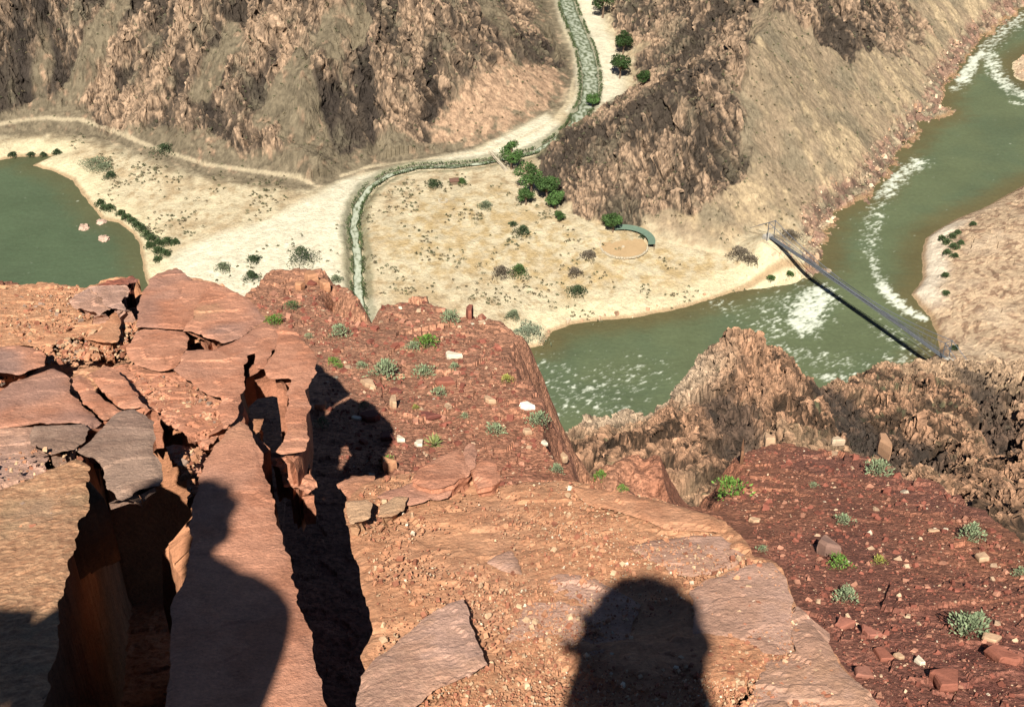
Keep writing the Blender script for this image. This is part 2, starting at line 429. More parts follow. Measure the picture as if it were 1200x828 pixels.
def far_full(x, y, want=False):
    z, dn, ds, di, wa, wb = far_base(x, y)
    up = np.maximum(wa, wb)
    # how craggy: 0 on the delta, 1 on the cliffs
    n1 = fbm(x / 60 + 9, y / 60, 3, 33)
    n0 = fbm(x / 75 + .004 * y, y / 130, 3, 34)
    ca = sstep(2, 20, wa + 22 * n1) * (1 - .7 * sstep(.2, .36, n0)) * (1 - .85 * sstep(-8, 8, sdf(x, y, TALUS_A)))
    sb = np.maximum(sdf(x, y, CRAG_B), sdf(x, y, CRAG_B2))
    cb = sstep(-6, 6, sb + 14 * n1 + 12 * fbm(x / 14, y / 14, 3, 35)) * (wb > 0)
    crag = np.maximum(ca, cb)
    bank = sstep(16, 5, np.abs(dn - 3)) * sstep(915, 930, x * 0 + 940) * (x > ANCH_N[0] + 18) * (wb > -40)      # rocky river bank upstream
    sbank = sstep(0, 6, ds)
    crag = np.maximum(crag, .6 * bank)
    # rock: diagonal ribs and gullies, then broken blocks
    c1, s1 = math.cos(1.05), math.sin(1.05)
    ux = x * c1 + y * s1; uy = -x * s1 + y * c1
    wx = x + 9 * fbm(x / 30, y / 30, 3, 41); wy = y + 9 * fbm(x / 30 + 7, y / 30, 3, 42)
    rib = ridged((wx * .96 + wy * .28) / 46, (wy - wx * .3) / 120, 4, 51) - .55
    rib2 = ridged((wx * .9 + wy * .45) / 17, (wy - wx * .4) / 42, 4, 61) - .55
    f1, h1, e1 = facets(wx, wy * .8, 19, 71)
    f2, h2, e2 = facets(wx + 2 * n1, wy * .75, 7.0, 72)
    f3, h3, e3 = facets(wx, wy, 2.9, 73)
    hrise = np.clip(up, 0, 60) / 60
    wq = fbm(x / 48, y / 60, 4, 305)
    def saw(L, amp, sd):
        q = (x * .93 - y * .36) / L + amp * wq + .35 * fbm(x / (L * 1.5), y / (L * 2.5), 2, sd)
        k = np.floor(q); fr = q - k
        brk = _hash(k, np.floor((x * .36 + y * .93) / (L * 2.6) + 3 * _hash(k, k * 0, sd + 5)), sd + 1)
        return (np.minimum(fr / .75, (1 - fr) / .25) - .5) * (.4 + .9 * brk), brk, fr
    s1_, b1_, q1_ = saw(26, 1.7, 351); s2_, b2_, q2_ = saw(9.5, 3.5, 352); s3_, b3_, q3_ = saw(3.6, 8.0, 353)
    rA = np.full(np.shape(x), 99.0); gA = rA.copy(); oA = rA.copy()
    if np.size(x) > 5000 or True:
        jx = x + 5 * fbm(x / 12, y / 12, 3, 46); jy = y + 5 * fbm(x / 12 + 7, y / 12, 3, 47)
        for t in RIBS_A: rA = np.minimum(rA, seg_dist(jx, jy, t))
        for t in GULLY_A: gA = np.minimum(gA, seg_dist(jx, jy, t))
        for t in SCREE_A: oA = np.minimum(oA, seg_dist(jx, jy, t))
    rA = np.exp(-(rA / 7.0) ** 2); gA = np.exp(-(gA / 4.5) ** 2); oA = np.exp(-(oA / 10.0) ** 2)
    crag = crag * (1 - .8 * sstep(.3, .7, oA))
    z = z + (wa > 4) * (5.5 * rA - 5.0 * gA)
    dz = crag * (rib * 15 * hrise + rib2 * 3.4 * (.4 + .6 * hrise) + s1_ * 6.5 * hrise + s2_ * 1.6 * hrise + f1 * 4.0 * (.3 + .7 * hrise)) + 0 * crag * (rib * 13 * hrise + rib2 * 3.5 * (.4 + .6 * hrise) + s1_ * 7 * hrise + s2_ * 4.2 * (.3 + .7 * hrise) + s3_ * 1.8 + f1 * 5 * (.3 + .7 * hrise) + f2 * 2.6 + f3 * 1.1)
    # talus: fans with shallow runnels, boulders on the banks
    tal = sstep(4, 14, wb) * (1 - crag)
    st = fbm((x * .80 + y * .60) / 13 + .6 * n1, (-x * .6 + y * .8) / 110, 4, 81)
    dz = dz + tal * (1.5 * st + .35 * f3) + (1 - crag) * sstep(0, 4, np.maximum(dn, ds)) * (.35 * fbm(x / 5, y / 5, 3, 91) + .12 * f3)
    dz = dz + sbank * (1.0 * f2 + .55 * np.abs(f3)) * sstep(4, 12, ds) + (di > 0) * f3 * .8
    z = z + dz
    cd = seg_dist(x, y, CREEK)
    cw = 7.0 - 3.2 * sstep(40, -30, y * 0 + cd * 0)          # bed half width (ribbon sets the water)
    near_c = cd < 26
    z = z - np.where(near_c, 1.6 * sstep(6.5, 3.5, cd), 0)
    if not want: return z
    far_full.crag = crag
    MX_, MY_, MZ_, hs, es, S3 = shatter(x, y, z, crag, (.80, -.25, .52), (12, 4.6, 1.9), (2.5, 1.0, .45), 700, 3.4, .5)
    far_full.xyz = (MX_, MY_, MZ_)
    hA, hB, hC = hs
    # ---------------- colours (what the ground is made of)
    p1 = fbm(x / 24, y / 24, 4, 101); p2 = fbm(x / 6, y / 6, 4, 102); p3 = fbm(x / 1.8, y / 1.8, 3, 103)
    sand = lerp3((.47, .395, .26), (.37, .285, .175), sstep(-.25, .45, p1 + .6 * p2))
    sand = lerp3(sand, (.30, .22, .125), .8 * sstep(.1, .5, p2 + .6 * p3))
    oc = sstep(-14, 14, sdf(x, y, OCHRE) + 22 * p1) * (wb < 6)
    sand = lerp3(sand, (.41, .29, .12),   .42 * oc * sstep(-.35, .35, p2 + .4 * p1))
    ws = sstep(-5, 5, np.maximum(sdf(x, y, WASH), sdf(x, y, WASH2)) + 5 * p1 + 3 * p2)
    sand = lerp3(sand, np.array((.57, .52, .385)) , ws * (.9 - .25 * sstep(.1, .5, p2)))
    beach = sstep(22, 6, dn) * (wb < -12)
    sand = lerp3(sand, (.55, .47, .30), .8 * beach)
    talc = lerp3((.258, .192, .123), (.18, .138, .088), sstep(-.35, .35, st + .5 * p2))
    talc = lerp3(talc, (.42, .315, .19), .75 * sstep(.05, .5, st * .8 + .5 * p2 + .25 * sstep(60, 10, wb)))
    talc = lerp3(talc, (.17, .14, .092), .75 * sstep(-.05, .4, p1 - .3 * st))
    talc = talc * (1 + .35 * p3 + .25 * (h3 - .5))[..., None]
    tala = lerp3((.36, .235, .15), (.135, .108, .07), sstep(-.3, .35, p2 + .4 * p1 - .8 * sstep(-10, 10, sdf(x, y, TALUS_A)) + .45))
    tala = tala * (1 + .45 * p3 + .5 * (h3 - .5) + .35 * p2)[..., None]
    ma = sstep(-15, 1, wa + 6 * p2 + 5 * p1) * (1 - .9 * sstep(-3, 3, np.maximum(sdf(x, y, WASH), sdf(x, y, WASH2)))); mb = sstep(-6, 10, wb + 8 * p2)
    col = lerp3(sand, tala, ma)
    col = lerp3(col, talc, mb)
    # rock faces: pink granite and near-black schist by block, dark where the gullies run
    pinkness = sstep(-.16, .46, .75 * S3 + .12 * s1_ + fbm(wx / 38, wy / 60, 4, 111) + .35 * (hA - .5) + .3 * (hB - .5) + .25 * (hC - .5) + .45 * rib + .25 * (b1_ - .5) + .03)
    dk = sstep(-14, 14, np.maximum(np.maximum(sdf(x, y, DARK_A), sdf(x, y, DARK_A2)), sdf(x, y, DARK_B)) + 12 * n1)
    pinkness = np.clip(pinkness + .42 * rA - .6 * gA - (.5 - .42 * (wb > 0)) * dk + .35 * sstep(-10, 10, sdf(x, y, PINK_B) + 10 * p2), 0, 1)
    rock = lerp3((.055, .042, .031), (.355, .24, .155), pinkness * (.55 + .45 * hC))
    olive = sstep(.05, .45, p1 + .4 * p2 - .35 * rib)
    rock = lerp3(rock, (.15, .125, .082), .7 * olive * np.where(wa > 0, 1, .7))
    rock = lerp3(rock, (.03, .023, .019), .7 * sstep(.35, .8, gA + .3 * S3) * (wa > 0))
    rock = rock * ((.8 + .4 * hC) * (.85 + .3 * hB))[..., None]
    rock = lerp3(rock, (.035, .026, .02), np.maximum(.8 * sstep(.10, .0, es[1]) * sstep(.3, .7, hB), .7 * sstep(.09, 0, es[0])))
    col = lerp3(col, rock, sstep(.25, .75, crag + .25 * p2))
    bk = bank * sstep(-.35, .2, p2 + .5 * (h2 - .5))
    col = lerp3(col, lerp3((.07, .045, .033), (.36, .21, .15), h3), .85 * bk)
    # south-east bank: bouldery tan
    sc = lerp3((.43, .31, .20), (.22, .14, .09), sstep(-.2, .5, .7 * p2 + .6 * p3 + .9 * (h3 - .5)))
    sc = lerp3(sc, (.47, .36, .25), .6 * sstep(.0, .5, p1))
    south = sstep(-1, 2, np.maximum(ds, di))
    col = lerp3(col, sc, south)
    bxy = on_z(1087, 308, 1.0)
    bs = south * sstep(16, 7, ds + 2 * p2) * sstep(36, 24, np.hypot((x - bxy[0] - 6) * .7, (y - bxy[1]) * .65))
    col = lerp3(col, (.56, .47, .36), bs)
    # trails, wet edge of the water
    for k, t in enumerate(TRAILS):
        td = seg_dist(x, y, t) + 1.0 * p3
        col = lerp3(col, (.50, .41, .27) if k != 4 else (.46, .37, .24), .55 * sstep(1.8, .5, td))
    wet = sstep(3.2, .6, np.minimum(np.abs(np.maximum(dn, ds)), 50) + .6 * p2)
    col = lerp3(col, (.27, .165, .085), .75 * wet)
    col = lerp3(col, (.055, .065, .03), .55 * sstep(9.5, 6, cd + 2 * p2) * sstep(2, 4, cd))
    return z, np.clip(col, .01, 1), dn, ds, di

def polar_grid(r0, r1, nr, a0, a1, na, ease=None):
    r = r0 * (r1 / r0) ** (np.arange(nr) / (nr - 1.0))
    a = np.radians(ease if ease is not None else np.linspace(a0, a1, na))
    R, A = np.meshgrid(r, a, indexing='ij')
    return R * np.sin(A), R * np.cos(A)

def azimuths(core, n, wide, m):
    lo = np.linspace(-wide, core[0], m, endpoint=False); hi = np.linspace(core[1], wide, m + 1)[1:]
    return np.concatenate([lo, np.linspace(core[0], core[1], n), hi])

azF = azimuths((-25.5, 25.5), 1250, 48, 90)
rF = np.concatenate([400 * (1180 / 400) ** (np.arange(940) / 940.0), np.linspace(1180, 1700, 60)])
Rr, Aa = np.meshgrid(rF, np.radians(azF), indexing='ij')
FX, FY = Rr * np.sin(Aa), Rr * np.cos(Aa)
FZ, FC, Fdn, Fds, Fdi = far_full(FX, FY, True)
GX, GY, GZ = far_full.xyz
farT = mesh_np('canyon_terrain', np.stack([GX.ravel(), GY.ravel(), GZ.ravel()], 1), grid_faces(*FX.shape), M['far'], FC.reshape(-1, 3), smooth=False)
tag(farT, 'far canyon floor, pale delta and brown rocky canyon walls beyond the river', 'terrain', kind='structure')

# ---- river
WXs, WYs = FX[::1, ::1], FY[::1, ::1]
land = np.maximum(np.maximum(Fdn, Fds), Fdi)
q = fbm(WXs / 40, WYs / 40, 3, 201); q2 = fbm(WXs / 9, WYs / 5, 4, 202); q3 = fbm(WXs / 2.6, WYs / 1.7, 3, 203)
left = sstep(20, -40, WXs)
wc = lerp3((.090, .108, .056), (.064, .090, .050), left)
wc = lerp3(wc, (.068, .092, .053), .5 * sstep(-.2, .4, q))
wc = lerp3(wc, (.095, .075, .032), .8 * sstep(-20, -2, land + 4 * q2) * (1 - .4 * left))
foam = np.zeros_like(WXs)
def foam_line(pts, w, amt):
    global foam
    d = seg_dist(WXs, WYs, PX(pts))
    foam = np.maximum(foam, amt * np.exp(-(d / w) ** 2))
foam_line([(1082, 372), (1066, 366), (1046, 350), (1034, 334)], 5.0, 1.25)
foam_line([(1036, 338), (1026, 318), (1020, 296), (1022, 270), (1030, 250)], 5.0, .76)
foam_line([(1078, 190), (1060, 200), (1046, 215), (1036, 228)], 8, .98)
foam_line([(1036, 228), (1022, 250), (1015, 285)], 6, .62)
foam_line([(960, 345), (948, 362), (940, 380)], 11.5, 1.3)
foam_line([(920, 350), (908, 378), (900, 392)], 12, .66)
foam_line([(895, 410), (925, 414), (990, 425), (1010, 438)], 11, .6)
foam_line([(1000, 440), (985, 445), (960, 440)], 6, .80)
foam_line([(1040, 390), (1075, 415), (1050, 420)], 12, .58)
foam_line([(620, 430), (640, 460), (690, 460), (740, 440)], 22, .52)
foam_line([(620, 470), (660, 480), (700, 450)], 9, .62)
foam_line([(830, 350), (870, 365), (920, 350)], 12, .5)
foam_line([(1128, 95), (1140, 72), (1150, 62)], 6, 1.25)
foam_line([(1150, 62), (1170, 40), (1200, 18)], 11, .80)
foam_line([(1158, 62), (1168, 88), (1186, 106), (1204, 114)], 8, 1.0)
foam_line([(1186, 120), (1200, 122)], 4, .8)
foam_line([(1118, 105), (1126, 96)], 5, .85)
foam_line([(700, 475), (740, 488)], 9, .62)
cA, sA = math.cos(-.55), math.sin(-.55)
fx_, fy_ = WXs * cA - WYs * sA, WXs * sA + WYs * cA
cr = fbm(fx_ / 6.0, fy_ / 3.0, 3, 211) + .75 * fbm(fx_ / 2.2, fy_ / 1.3, 3, 212)
fm = .95 * sstep(.5, 1.16, foam * .92 + .8 * cr) * sstep(-.5, -2.5, land)
wc = lerp3(wc, (.52, .54, .44), np.clip(fm, 0, 1))
wz = .16 * q2 + .10 * q3 + .5 * np.clip(foam, 0, 1) * cr
river = mesh_np('river_water', np.stack([WXs.ravel(), WYs.ravel(), wz.ravel()], 1), grid_faces(*WXs.shape), M['water'], wc.reshape(-1, 3), smooth=True)
tag(river, 'wide green river with white rapids under the bridge', 'river', kind='structure')

# ---- creek ribbon
def resample(P, step):
    P = np.asarray(P, float); s = np.r_[0, np.cumsum(np.hypot(*np.diff(P, axis=0).T))]
    t = np.arange(0, s[-1], step)
    return np.stack([np.interp(t, s, P[:, 0]), np.interp(t, s, P[:, 1])], 1), np.interp(t, s, np.arange(len(P)))
def smooth_poly(P, it=2):
    P = np.asarray(P, float)
    for _ in range(it):
        Q = [P[0]]
        for a, b in zip(P[:-1], P[1:]): Q += [a * .75 + b * .25, a * .25 + b * .75]
        P = np.array(Q + [P[-1]])
    return P
cl, cidx = resample(CREEK, 1.0)
tang = np.gradient(cl, axis=0); tang /= np.linalg.norm(tang, axis=1, keepdims=True) + 1e-9
nrm = np.stack([-tang[:, 1], tang[:, 0]], 1)
cwid = np.interp(cidx, np.arange(len(CREEK_PX)), CREEK_W)
zc = far_base(cl[:, 0], cl[:, 1])[0]
zc = np.minimum.accumulate(np.convolve(np.pad(zc, 6, mode='edge'), np.ones(13) / 13, 'valid')) - .75
K = 15
us = np.linspace(-1, 1, K)
wig = 1 + .5 * perlin(np.arange(len(cl)) / 9.0, np.zeros(len(cl)), 7)
CXg = cl[:, None, 0] + nrm[:, None, 0] * us * (cwid * wig)[:, None]; CYg = cl[:, None, 1] + nrm[:, None, 1] * us * (cwid * wig)[:, None]
CZg = np.repeat(zc[:, None], K, 1) + .08 * perlin(CXg / 1.5, CYg / 1.5, 9)
c_n = fbm(CXg / 2.2, CYg / 3.5, 3, 221)
cc = lerp3((.085, .10, .05), (.36, .38, .29), sstep(-.3, .3, c_n + .2 - .22 * sstep(18, 6, cidx)[:, None] ))
cc = lerp3(cc, (.045, .06, .025), sstep(.62, .95, np.abs(us)[None, :] + .25 * c_n))
creek = mesh_np('creek_water', np.stack([CXg.ravel(), CYg.ravel(), CZg.ravel()], 1), grid_faces(*CXg.shape), M['water'], cc.reshape(-1, 3), smooth=True)
tag(creek, 'narrow white rocky creek running through the delta', 'creek', kind='structure')
# ================================================================== MID GROUND: schist spur and gorge wall
MIDP = np.array([(640, 520, 300), (690, 487, 345), (735, 497, 335), (750, 488, 300), (790, 455, 315), (832, 408, 335), (858, 397, 340), (885, 412, 340), (930, 422, 345), (960, 445, 350), (985, 452, 380),
    (1000, 442, 430), (1040, 428, 520), (1100, 421, 590), (1160, 430, 600), (1200, 424, 620), (1270, 424, 640),
    (640, 600, 230), (700, 560, 260), (760, 590, 230), (800, 520, 272), (860, 480, 292), (860, 560, 236), (950, 500, 272), (1000, 530, 260), (1050, 500, 330), (1030, 560, 235), (1100, 500, 400), (1100, 560, 270),
    (1160, 520, 340), (1200, 560, 255), (1200, 640, 175), (1100, 640, 165), (900, 640, 165), (700, 680, 145), (500, 650, 170), (1300, 600, 220), (480, 560, 250), (300, 600, 230), (0, 600, 230), (1400, 480, 450)], float)
def _xyz(p):
    d = ray(p[:, 0], p[:, 1]) * p[:, 2:3]
    return d[:, :2], CZ + d[:, 2]
mxy, mz = _xyz(MIDP)
extra = np.array([(-300, 60, 330), (0, 60, 345), (300, 60, 330), (0, 20, 372), (-200, 20, 365), (200, 20, 365)], float)
mxy = np.vstack([mxy, extra[:, :2]]); mz = np.r_[mz, extra[:, 2]]
def _tps(r): return r * r * np.log(r + 1e-6)
SC_ = 100.0
_A = _tps(np.hypot(mxy[:, None, 0] - mxy[None, :, 0], mxy[:, None, 1] - mxy[None, :, 1]) / SC_) + np.eye(len(mz)) * .02
_P = np.c_[np.ones(len(mz)), mxy / SC_]
_K = np.block([[_A, _P], [_P.T, np.zeros((3, 3))]])
_w = np.linalg.solve(_K, np.r_[mz, 0, 0, 0])
CREST = mxy[:17]
MIDPOLY = np.vstack([[(-600, 20), (-600, 200)], [(-150, 225)], CREST, [(700, 520), (700, 20)]])
MID_GUL_SHADE = [_xyz(np.array(t, float))[0] for t in ([(945, 432, 345), (985, 470, 330), (1015, 505, 300), (1045, 540, 258)], [(842, 462, 305), (858, 490, 288), (868, 520, 262)], [(1130, 440, 560), (1165, 470, 450), (1190, 520, 330)], [(1060, 520, 320), (1095, 540, 290)])]
def mid_fn(x, y, want=False):
    z = _w[-3] + (_w[-2] * x + _w[-1] * y) / SC_
    for i in range(len(mz)):
        z = z + _w[i] * _tps(np.hypot(x - mxy[i, 0], y - mxy[i, 1]) / SC_)
    n1 = fbm(x / 45, y / 45, 3, 301)
    wob = 2 * n1 + 6 * fbm(x / 11, y / 11, 3, 302)
    ed = sdf(x, y, MIDPOLY) + wob * .5
    wx = x + 5 * fbm(x / 16, y / 16, 3, 303); wy = y + 5 * fbm(x / 16 + 4, y / 16, 3, 304)
    a = .62
    ux = wx * math.cos(a) - wy * math.sin(a); uy = wx * math.sin(a) + wy * math.cos(a)
    rib = ridged(ux / 17, uy / 60, 4, 311) - .55
    rib2 = ridged(ux / 6.0, uy / 22, 4, 312) - .55
    rib3 = ridged(ux / 2.3, uy / 9, 3, 313) - .55
    f1, h1, e1 = facets(ux, uy * .55, 9, 321); f2, h2, e2 = facets(ux, uy * .6, 3.4, 322); f3, h3, e3 = facets(ux, uy * .7, 1.3, 323)
    wq = fbm(x / 26, y / 26, 4, 305)
    def saw(L, amp, sd):
        q = ux / L + amp * wq + .35 * fbm(x / (L * 1.5), y / (L * 2.5), 2, sd)
        k = np.floor(q); fr = q - k
        brk = _hash(k, np.floor(uy / (L * 3.2) + 3 * _hash(k, k * 0, sd + 5)), sd + 1)
        return (np.minimum(fr / .78, (1 - fr) / .22) - .5) * (.4 + .9 * brk), brk, fr
    s1_, b1_, q1_ = saw(13, 1.6, 351); s2_, b2_, q2_ = saw(4.6, 3.5, 352); s3_, b3_, q3_ = saw(1.7, 8.0, 353)
    rr = np.hypot(x, y); am = sstep(80, 180, rr)
    dz = am * (rib * 5.5 + rib2 * 1.6 + f1 * 1.6 + s1_ * 4.6 + s2_ * 2.0 + s3_ * .5) * (.45 + .55 * sstep(0, 14, ed)) + 0 * (rib * 4.0 + rib2 * 1.3 + f1 * 2.0 + f2 * 1.3 + f3 * .5 + s1_ * 3.6 + s2_ * 1.6 + s3_ * .8) * (.45 + .55 * sstep(0, 14, ed))
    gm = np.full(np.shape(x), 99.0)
    for t in MID_GUL_SHADE: gm = np.minimum(gm, seg_dist(x + .6 * wob, y + 4 * n1, t))
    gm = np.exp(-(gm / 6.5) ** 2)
    pkd = np.hypot(x - CREST[6][0], (y - CREST[6][1] + 6) * .8)
    z = z + 3.5 * np.exp(-(pkd / 13.0) ** 2)
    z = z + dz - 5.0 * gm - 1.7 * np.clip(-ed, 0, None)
    if not want: return z
    MX_, MY_, MZ_, hs, es, S3 = shatter(x, y, z, am, (.74, -.36, .56), (7.0, 2.4, 1.0), (.85, .4, .2), 760, 6.0, .34)
    mid_fn.xyz = (MX_, MY_, MZ_); hA, hB, hC = hs
    p1 = fbm(x / 22, y / 22, 3, 331); p2 = fbm(ux / 3, uy / 9, 4, 332); p3 = fbm(x / 1.2, y / 1.2, 3, 333)
    east = sstep(130, 190, x)
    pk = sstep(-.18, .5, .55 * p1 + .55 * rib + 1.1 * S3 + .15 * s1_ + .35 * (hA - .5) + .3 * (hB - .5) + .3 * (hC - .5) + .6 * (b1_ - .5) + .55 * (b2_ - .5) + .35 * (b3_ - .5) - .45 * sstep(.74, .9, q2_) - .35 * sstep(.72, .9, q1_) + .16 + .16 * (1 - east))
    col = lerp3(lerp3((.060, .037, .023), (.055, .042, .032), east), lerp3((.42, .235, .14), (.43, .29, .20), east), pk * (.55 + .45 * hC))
    col = lerp3(col, (.36, .24, .145), .5 * sstep(.0, .5, p1 - .4 * rib + .2 * p3))
    col = lerp3(col, (.10, .105, .055), .7 * sstep(.28, .5, fbm(x / 4, y / 4, 4, 341) - .25 * rib))
    knob = _xyz(np.array([(700, 495, 335.0)]))[0][0]
    col = lerp3(col, (.44, .32, .215), sstep(34, 20, np.hypot(x - knob[0], y - knob[1])))
    ct = np.hypot(x - CREST[13][0] - 2, y - CREST[13][1] + 25)
    col = lerp3(col, (.43, .29, .18), .75 * sstep(95, 40, ct + 30 * p1))
    col = lerp3(col, (.045, .036, .03), .8 * sstep(.3, .85, gm + .35 * S3))  # shade painted dark along the carved lines: spur's shadowed face and crevices
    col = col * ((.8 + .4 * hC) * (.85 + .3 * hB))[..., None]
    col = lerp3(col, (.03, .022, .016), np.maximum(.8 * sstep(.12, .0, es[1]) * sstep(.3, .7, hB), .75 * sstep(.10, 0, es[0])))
    return z, np.clip(col, .01, 1)
azM = azimuths((-3, 25.0), 860, 45, 50)
rM = np.concatenate([9 * (70 / 9) ** (np.arange(70) / 70.0), 70 * (720 / 70) ** (np.arange(1200) / 1199.0)])
Rr, Aa = np.meshgrid(rM, np.radians(azM), indexing='ij')
MX, MY = Rr * np.sin(Aa), Rr * np.cos(Aa)
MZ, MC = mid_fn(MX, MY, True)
GX, GY, GZ = mid_fn.xyz
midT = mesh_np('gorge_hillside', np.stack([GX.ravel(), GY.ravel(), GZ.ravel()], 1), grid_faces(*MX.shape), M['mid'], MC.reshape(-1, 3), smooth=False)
tag(midT, 'brown broken schist spur and gorge wall on the near side of the river', 'hillside', kind='structure')

# ================================================================== NEAR GROUND: red dirt slopes below the ledge
LC, LS = -1.58, -.40      # left slope plane  z = LC + LS*y
RC, RS = -1.85, -.55     # right slope plane
EDGE_L = [(270, 352), (290, 340), (330, 324), (352, 318), (380, 321), (398, 336), (414, 352), (440, 357), (470, 352), (500, 349), (520, 354), (545, 366), (568, 366), (588, 378), (596, 398), (600, 415), (604, 440), (620, 462), (634, 482), (648, 500), (664, 522), (690, 545), (716, 566), (745, 580)]
EDGE_R = [(790, 592), (835, 596), (848, 580), (856, 556), (862, 538), (872, 522), (905, 516), (950, 520), (1000, 525), (1026, 540), (1050, 556), (1085, 562), (1120, 580), (1150, 598), (1172, 622), (1200, 640), (1260, 690)]
eL = on_plane(*np.array(EDGE_L, float).T, LC, LS); eR = on_plane(*np.array(EDGE_R, float).T, RC, RS)
NEARPOLY = np.vstack([[(-30, -6), (-30, 14)], eL, eR, [(14, 5.0), (40, 2), (40, -6)]])
HOLLOW = on_plane(*np.array([(381, 344), (390, 338), (400, 346), (418, 352), (440, 356), (442, 374), (426, 376), (408, 370), (394, 364)], float).T, LC, LS)
AZ_L, AZ_R = math.atan2(700 - 600, FPX * .82), math.atan2(830 - 600, FPX * .82)
def near_fn(x, y, want=False):
    az = np.arctan2(x, np.maximum(y, .05))
    w = sstep(AZ_L, AZ_R, az)
    zl = LC + LS * y; zr = RC + RS * y
    zp = zl * (1 - w) + zr * w
    floor = -2.95 - .12 * np.clip(x, -2, 4)
    k = .25
    zp = np.minimum(zp, floor) - k * np.log1p(np.exp(-np.abs(zp - floor) / k))      # smooth minimum
    r = np.hypot(x, y)
    sc = np.clip(r / 8, .3, 2.5)
    n1 = fbm(x / 2.2, y / 2.2, 4, 401); n2 = fbm(x / .5, y / .5, 4, 402)
    f1, h1, e1 = facets(x, y, .26, 411); f2, h2, e2 = facets(x, y, .075, 412)
    lower = sstep(5.2, 3.4, y) * sstep(.4, 1.4, x)      # broken blocks on the nearer part of the right slope
    rough = .10 + .65 * lower + .25 * sstep(7, 4.5, y) * (1 - w)
    dz = .09 * n1 * sc + .02 * n2 + rough * (.024 * f1 + .014 * f2)
    ed = sdf(x, y, NEARPOLY) + .24 * sc * fbm(x / .6, y / .6, 4, 421) + .08 * sc * n1
    rim = sstep(1.2, 0, ed) * sc
    dz = dz + rim * (.02 * f1 + .012 * f2)
    dz = dz - .3 * sstep(-.05, .12, sdf(x, y, HOLLOW) + .05 * n1 + .03 * f1)
    z = zp + dz - 2.6 * np.clip(-ed, 0, None)
    if not want: return z + CZ
    p1 = fbm(x / 1.6, y / 1.6, 4, 431); p2 = fbm(x / .22, y / .22, 3, 432)
    col = lerp3((.235, .098, .066), (.185, .073, .05), sstep(-.3, .4, p1))
    col = lerp3(col, (.32, .14, .09), .6 * sstep(.05, .5, p2 + .5 * p1))
    col = lerp3(col, lerp3((.15, .05, .04), (.36, .15, .10), h2), .55 * lower)
    col = lerp3(col, (.33, .14, .08), .75 * sstep(.9, .2, ed) * sstep(.05, .3, p1 + .3))
    col = lerp3(col, (.30, .165, .095), .85 * sstep(.0, -.6, ed))
    # paler dirt on the shelf just below the left outcrop's rim
    xa = on_plane(395, 345, LC, LS)
    col = lerp3(col, (.40, .20, .12), .8 * sstep(1.8, .7, np.hypot((x - xa[0]) * .8, (y - xa[1]) * .45)) )
    return z + CZ, np.clip(col, .01, 1)
azN = azimuths((-24, 27), 1100, 75, 60)
rN = 1.3 * (75 / 1.3) ** (np.arange(1050) / 1049.0)
Rr, Aa = np.meshgrid(rN, np.radians(azN), indexing='ij')
NX, NY = Rr * np.sin(Aa), Rr * np.cos(Aa)
NZ, NC = near_fn(NX, NY, True)
nearT = mesh_np('red_slope_ground', np.stack([NX.ravel(), NY.ravel(), NZ.ravel()], 1), grid_faces(*NX.shape), M['near'], NC.reshape(-1, 3), smooth=False)
tag(nearT, 'dark red dirt slope falling away below the rock ledge', 'ground', kind='structure')
# ================================================================== THE LEDGE: cracked red slabs we stand on
GC, GS = -1.50, -.27      # rock plane under the photographer  z = GC + GS*y  (relative to the camera)
PAL = dict(pink=((.50, .235, .145), (.42, .18, .105)), orange=((.51, .255, .14), (.44, .20, .105)), mauve=((.48, .29, .215), (.41, .235, .165)),
           grey=((.33, .215, .155), (.25, .155, .11)), tan=((.36, .22, .125), (.26, .15, .085)), pale=((.47, .29, .17), (.40, .22, .12)), dark=((.24, .085, .055), (.17, .055, .035)))

def fractal(P, jit, minlen, seed):
    rg = np.random.default_rng(seed)
    P = [np.array(p) for p in P]
    amp = jit
    for it in range(7):
        Q = []; done = True
        for i, a in enumerate(P):
            b = P[(i + 1) % len(P)]
            L = np.linalg.norm(b - a)
            Q.append(a)
            if L > minlen:
                n = np.array([-(b - a)[1], (b - a)[0]]) / (L + 1e-9)
                Q.append((a + b) / 2 + n * np.clip(rg.normal(0, .5), -1, 1) * min(amp, L * .10)); done = False
        P = Q; amp *= .62
        if done: break
    return np.array(P)

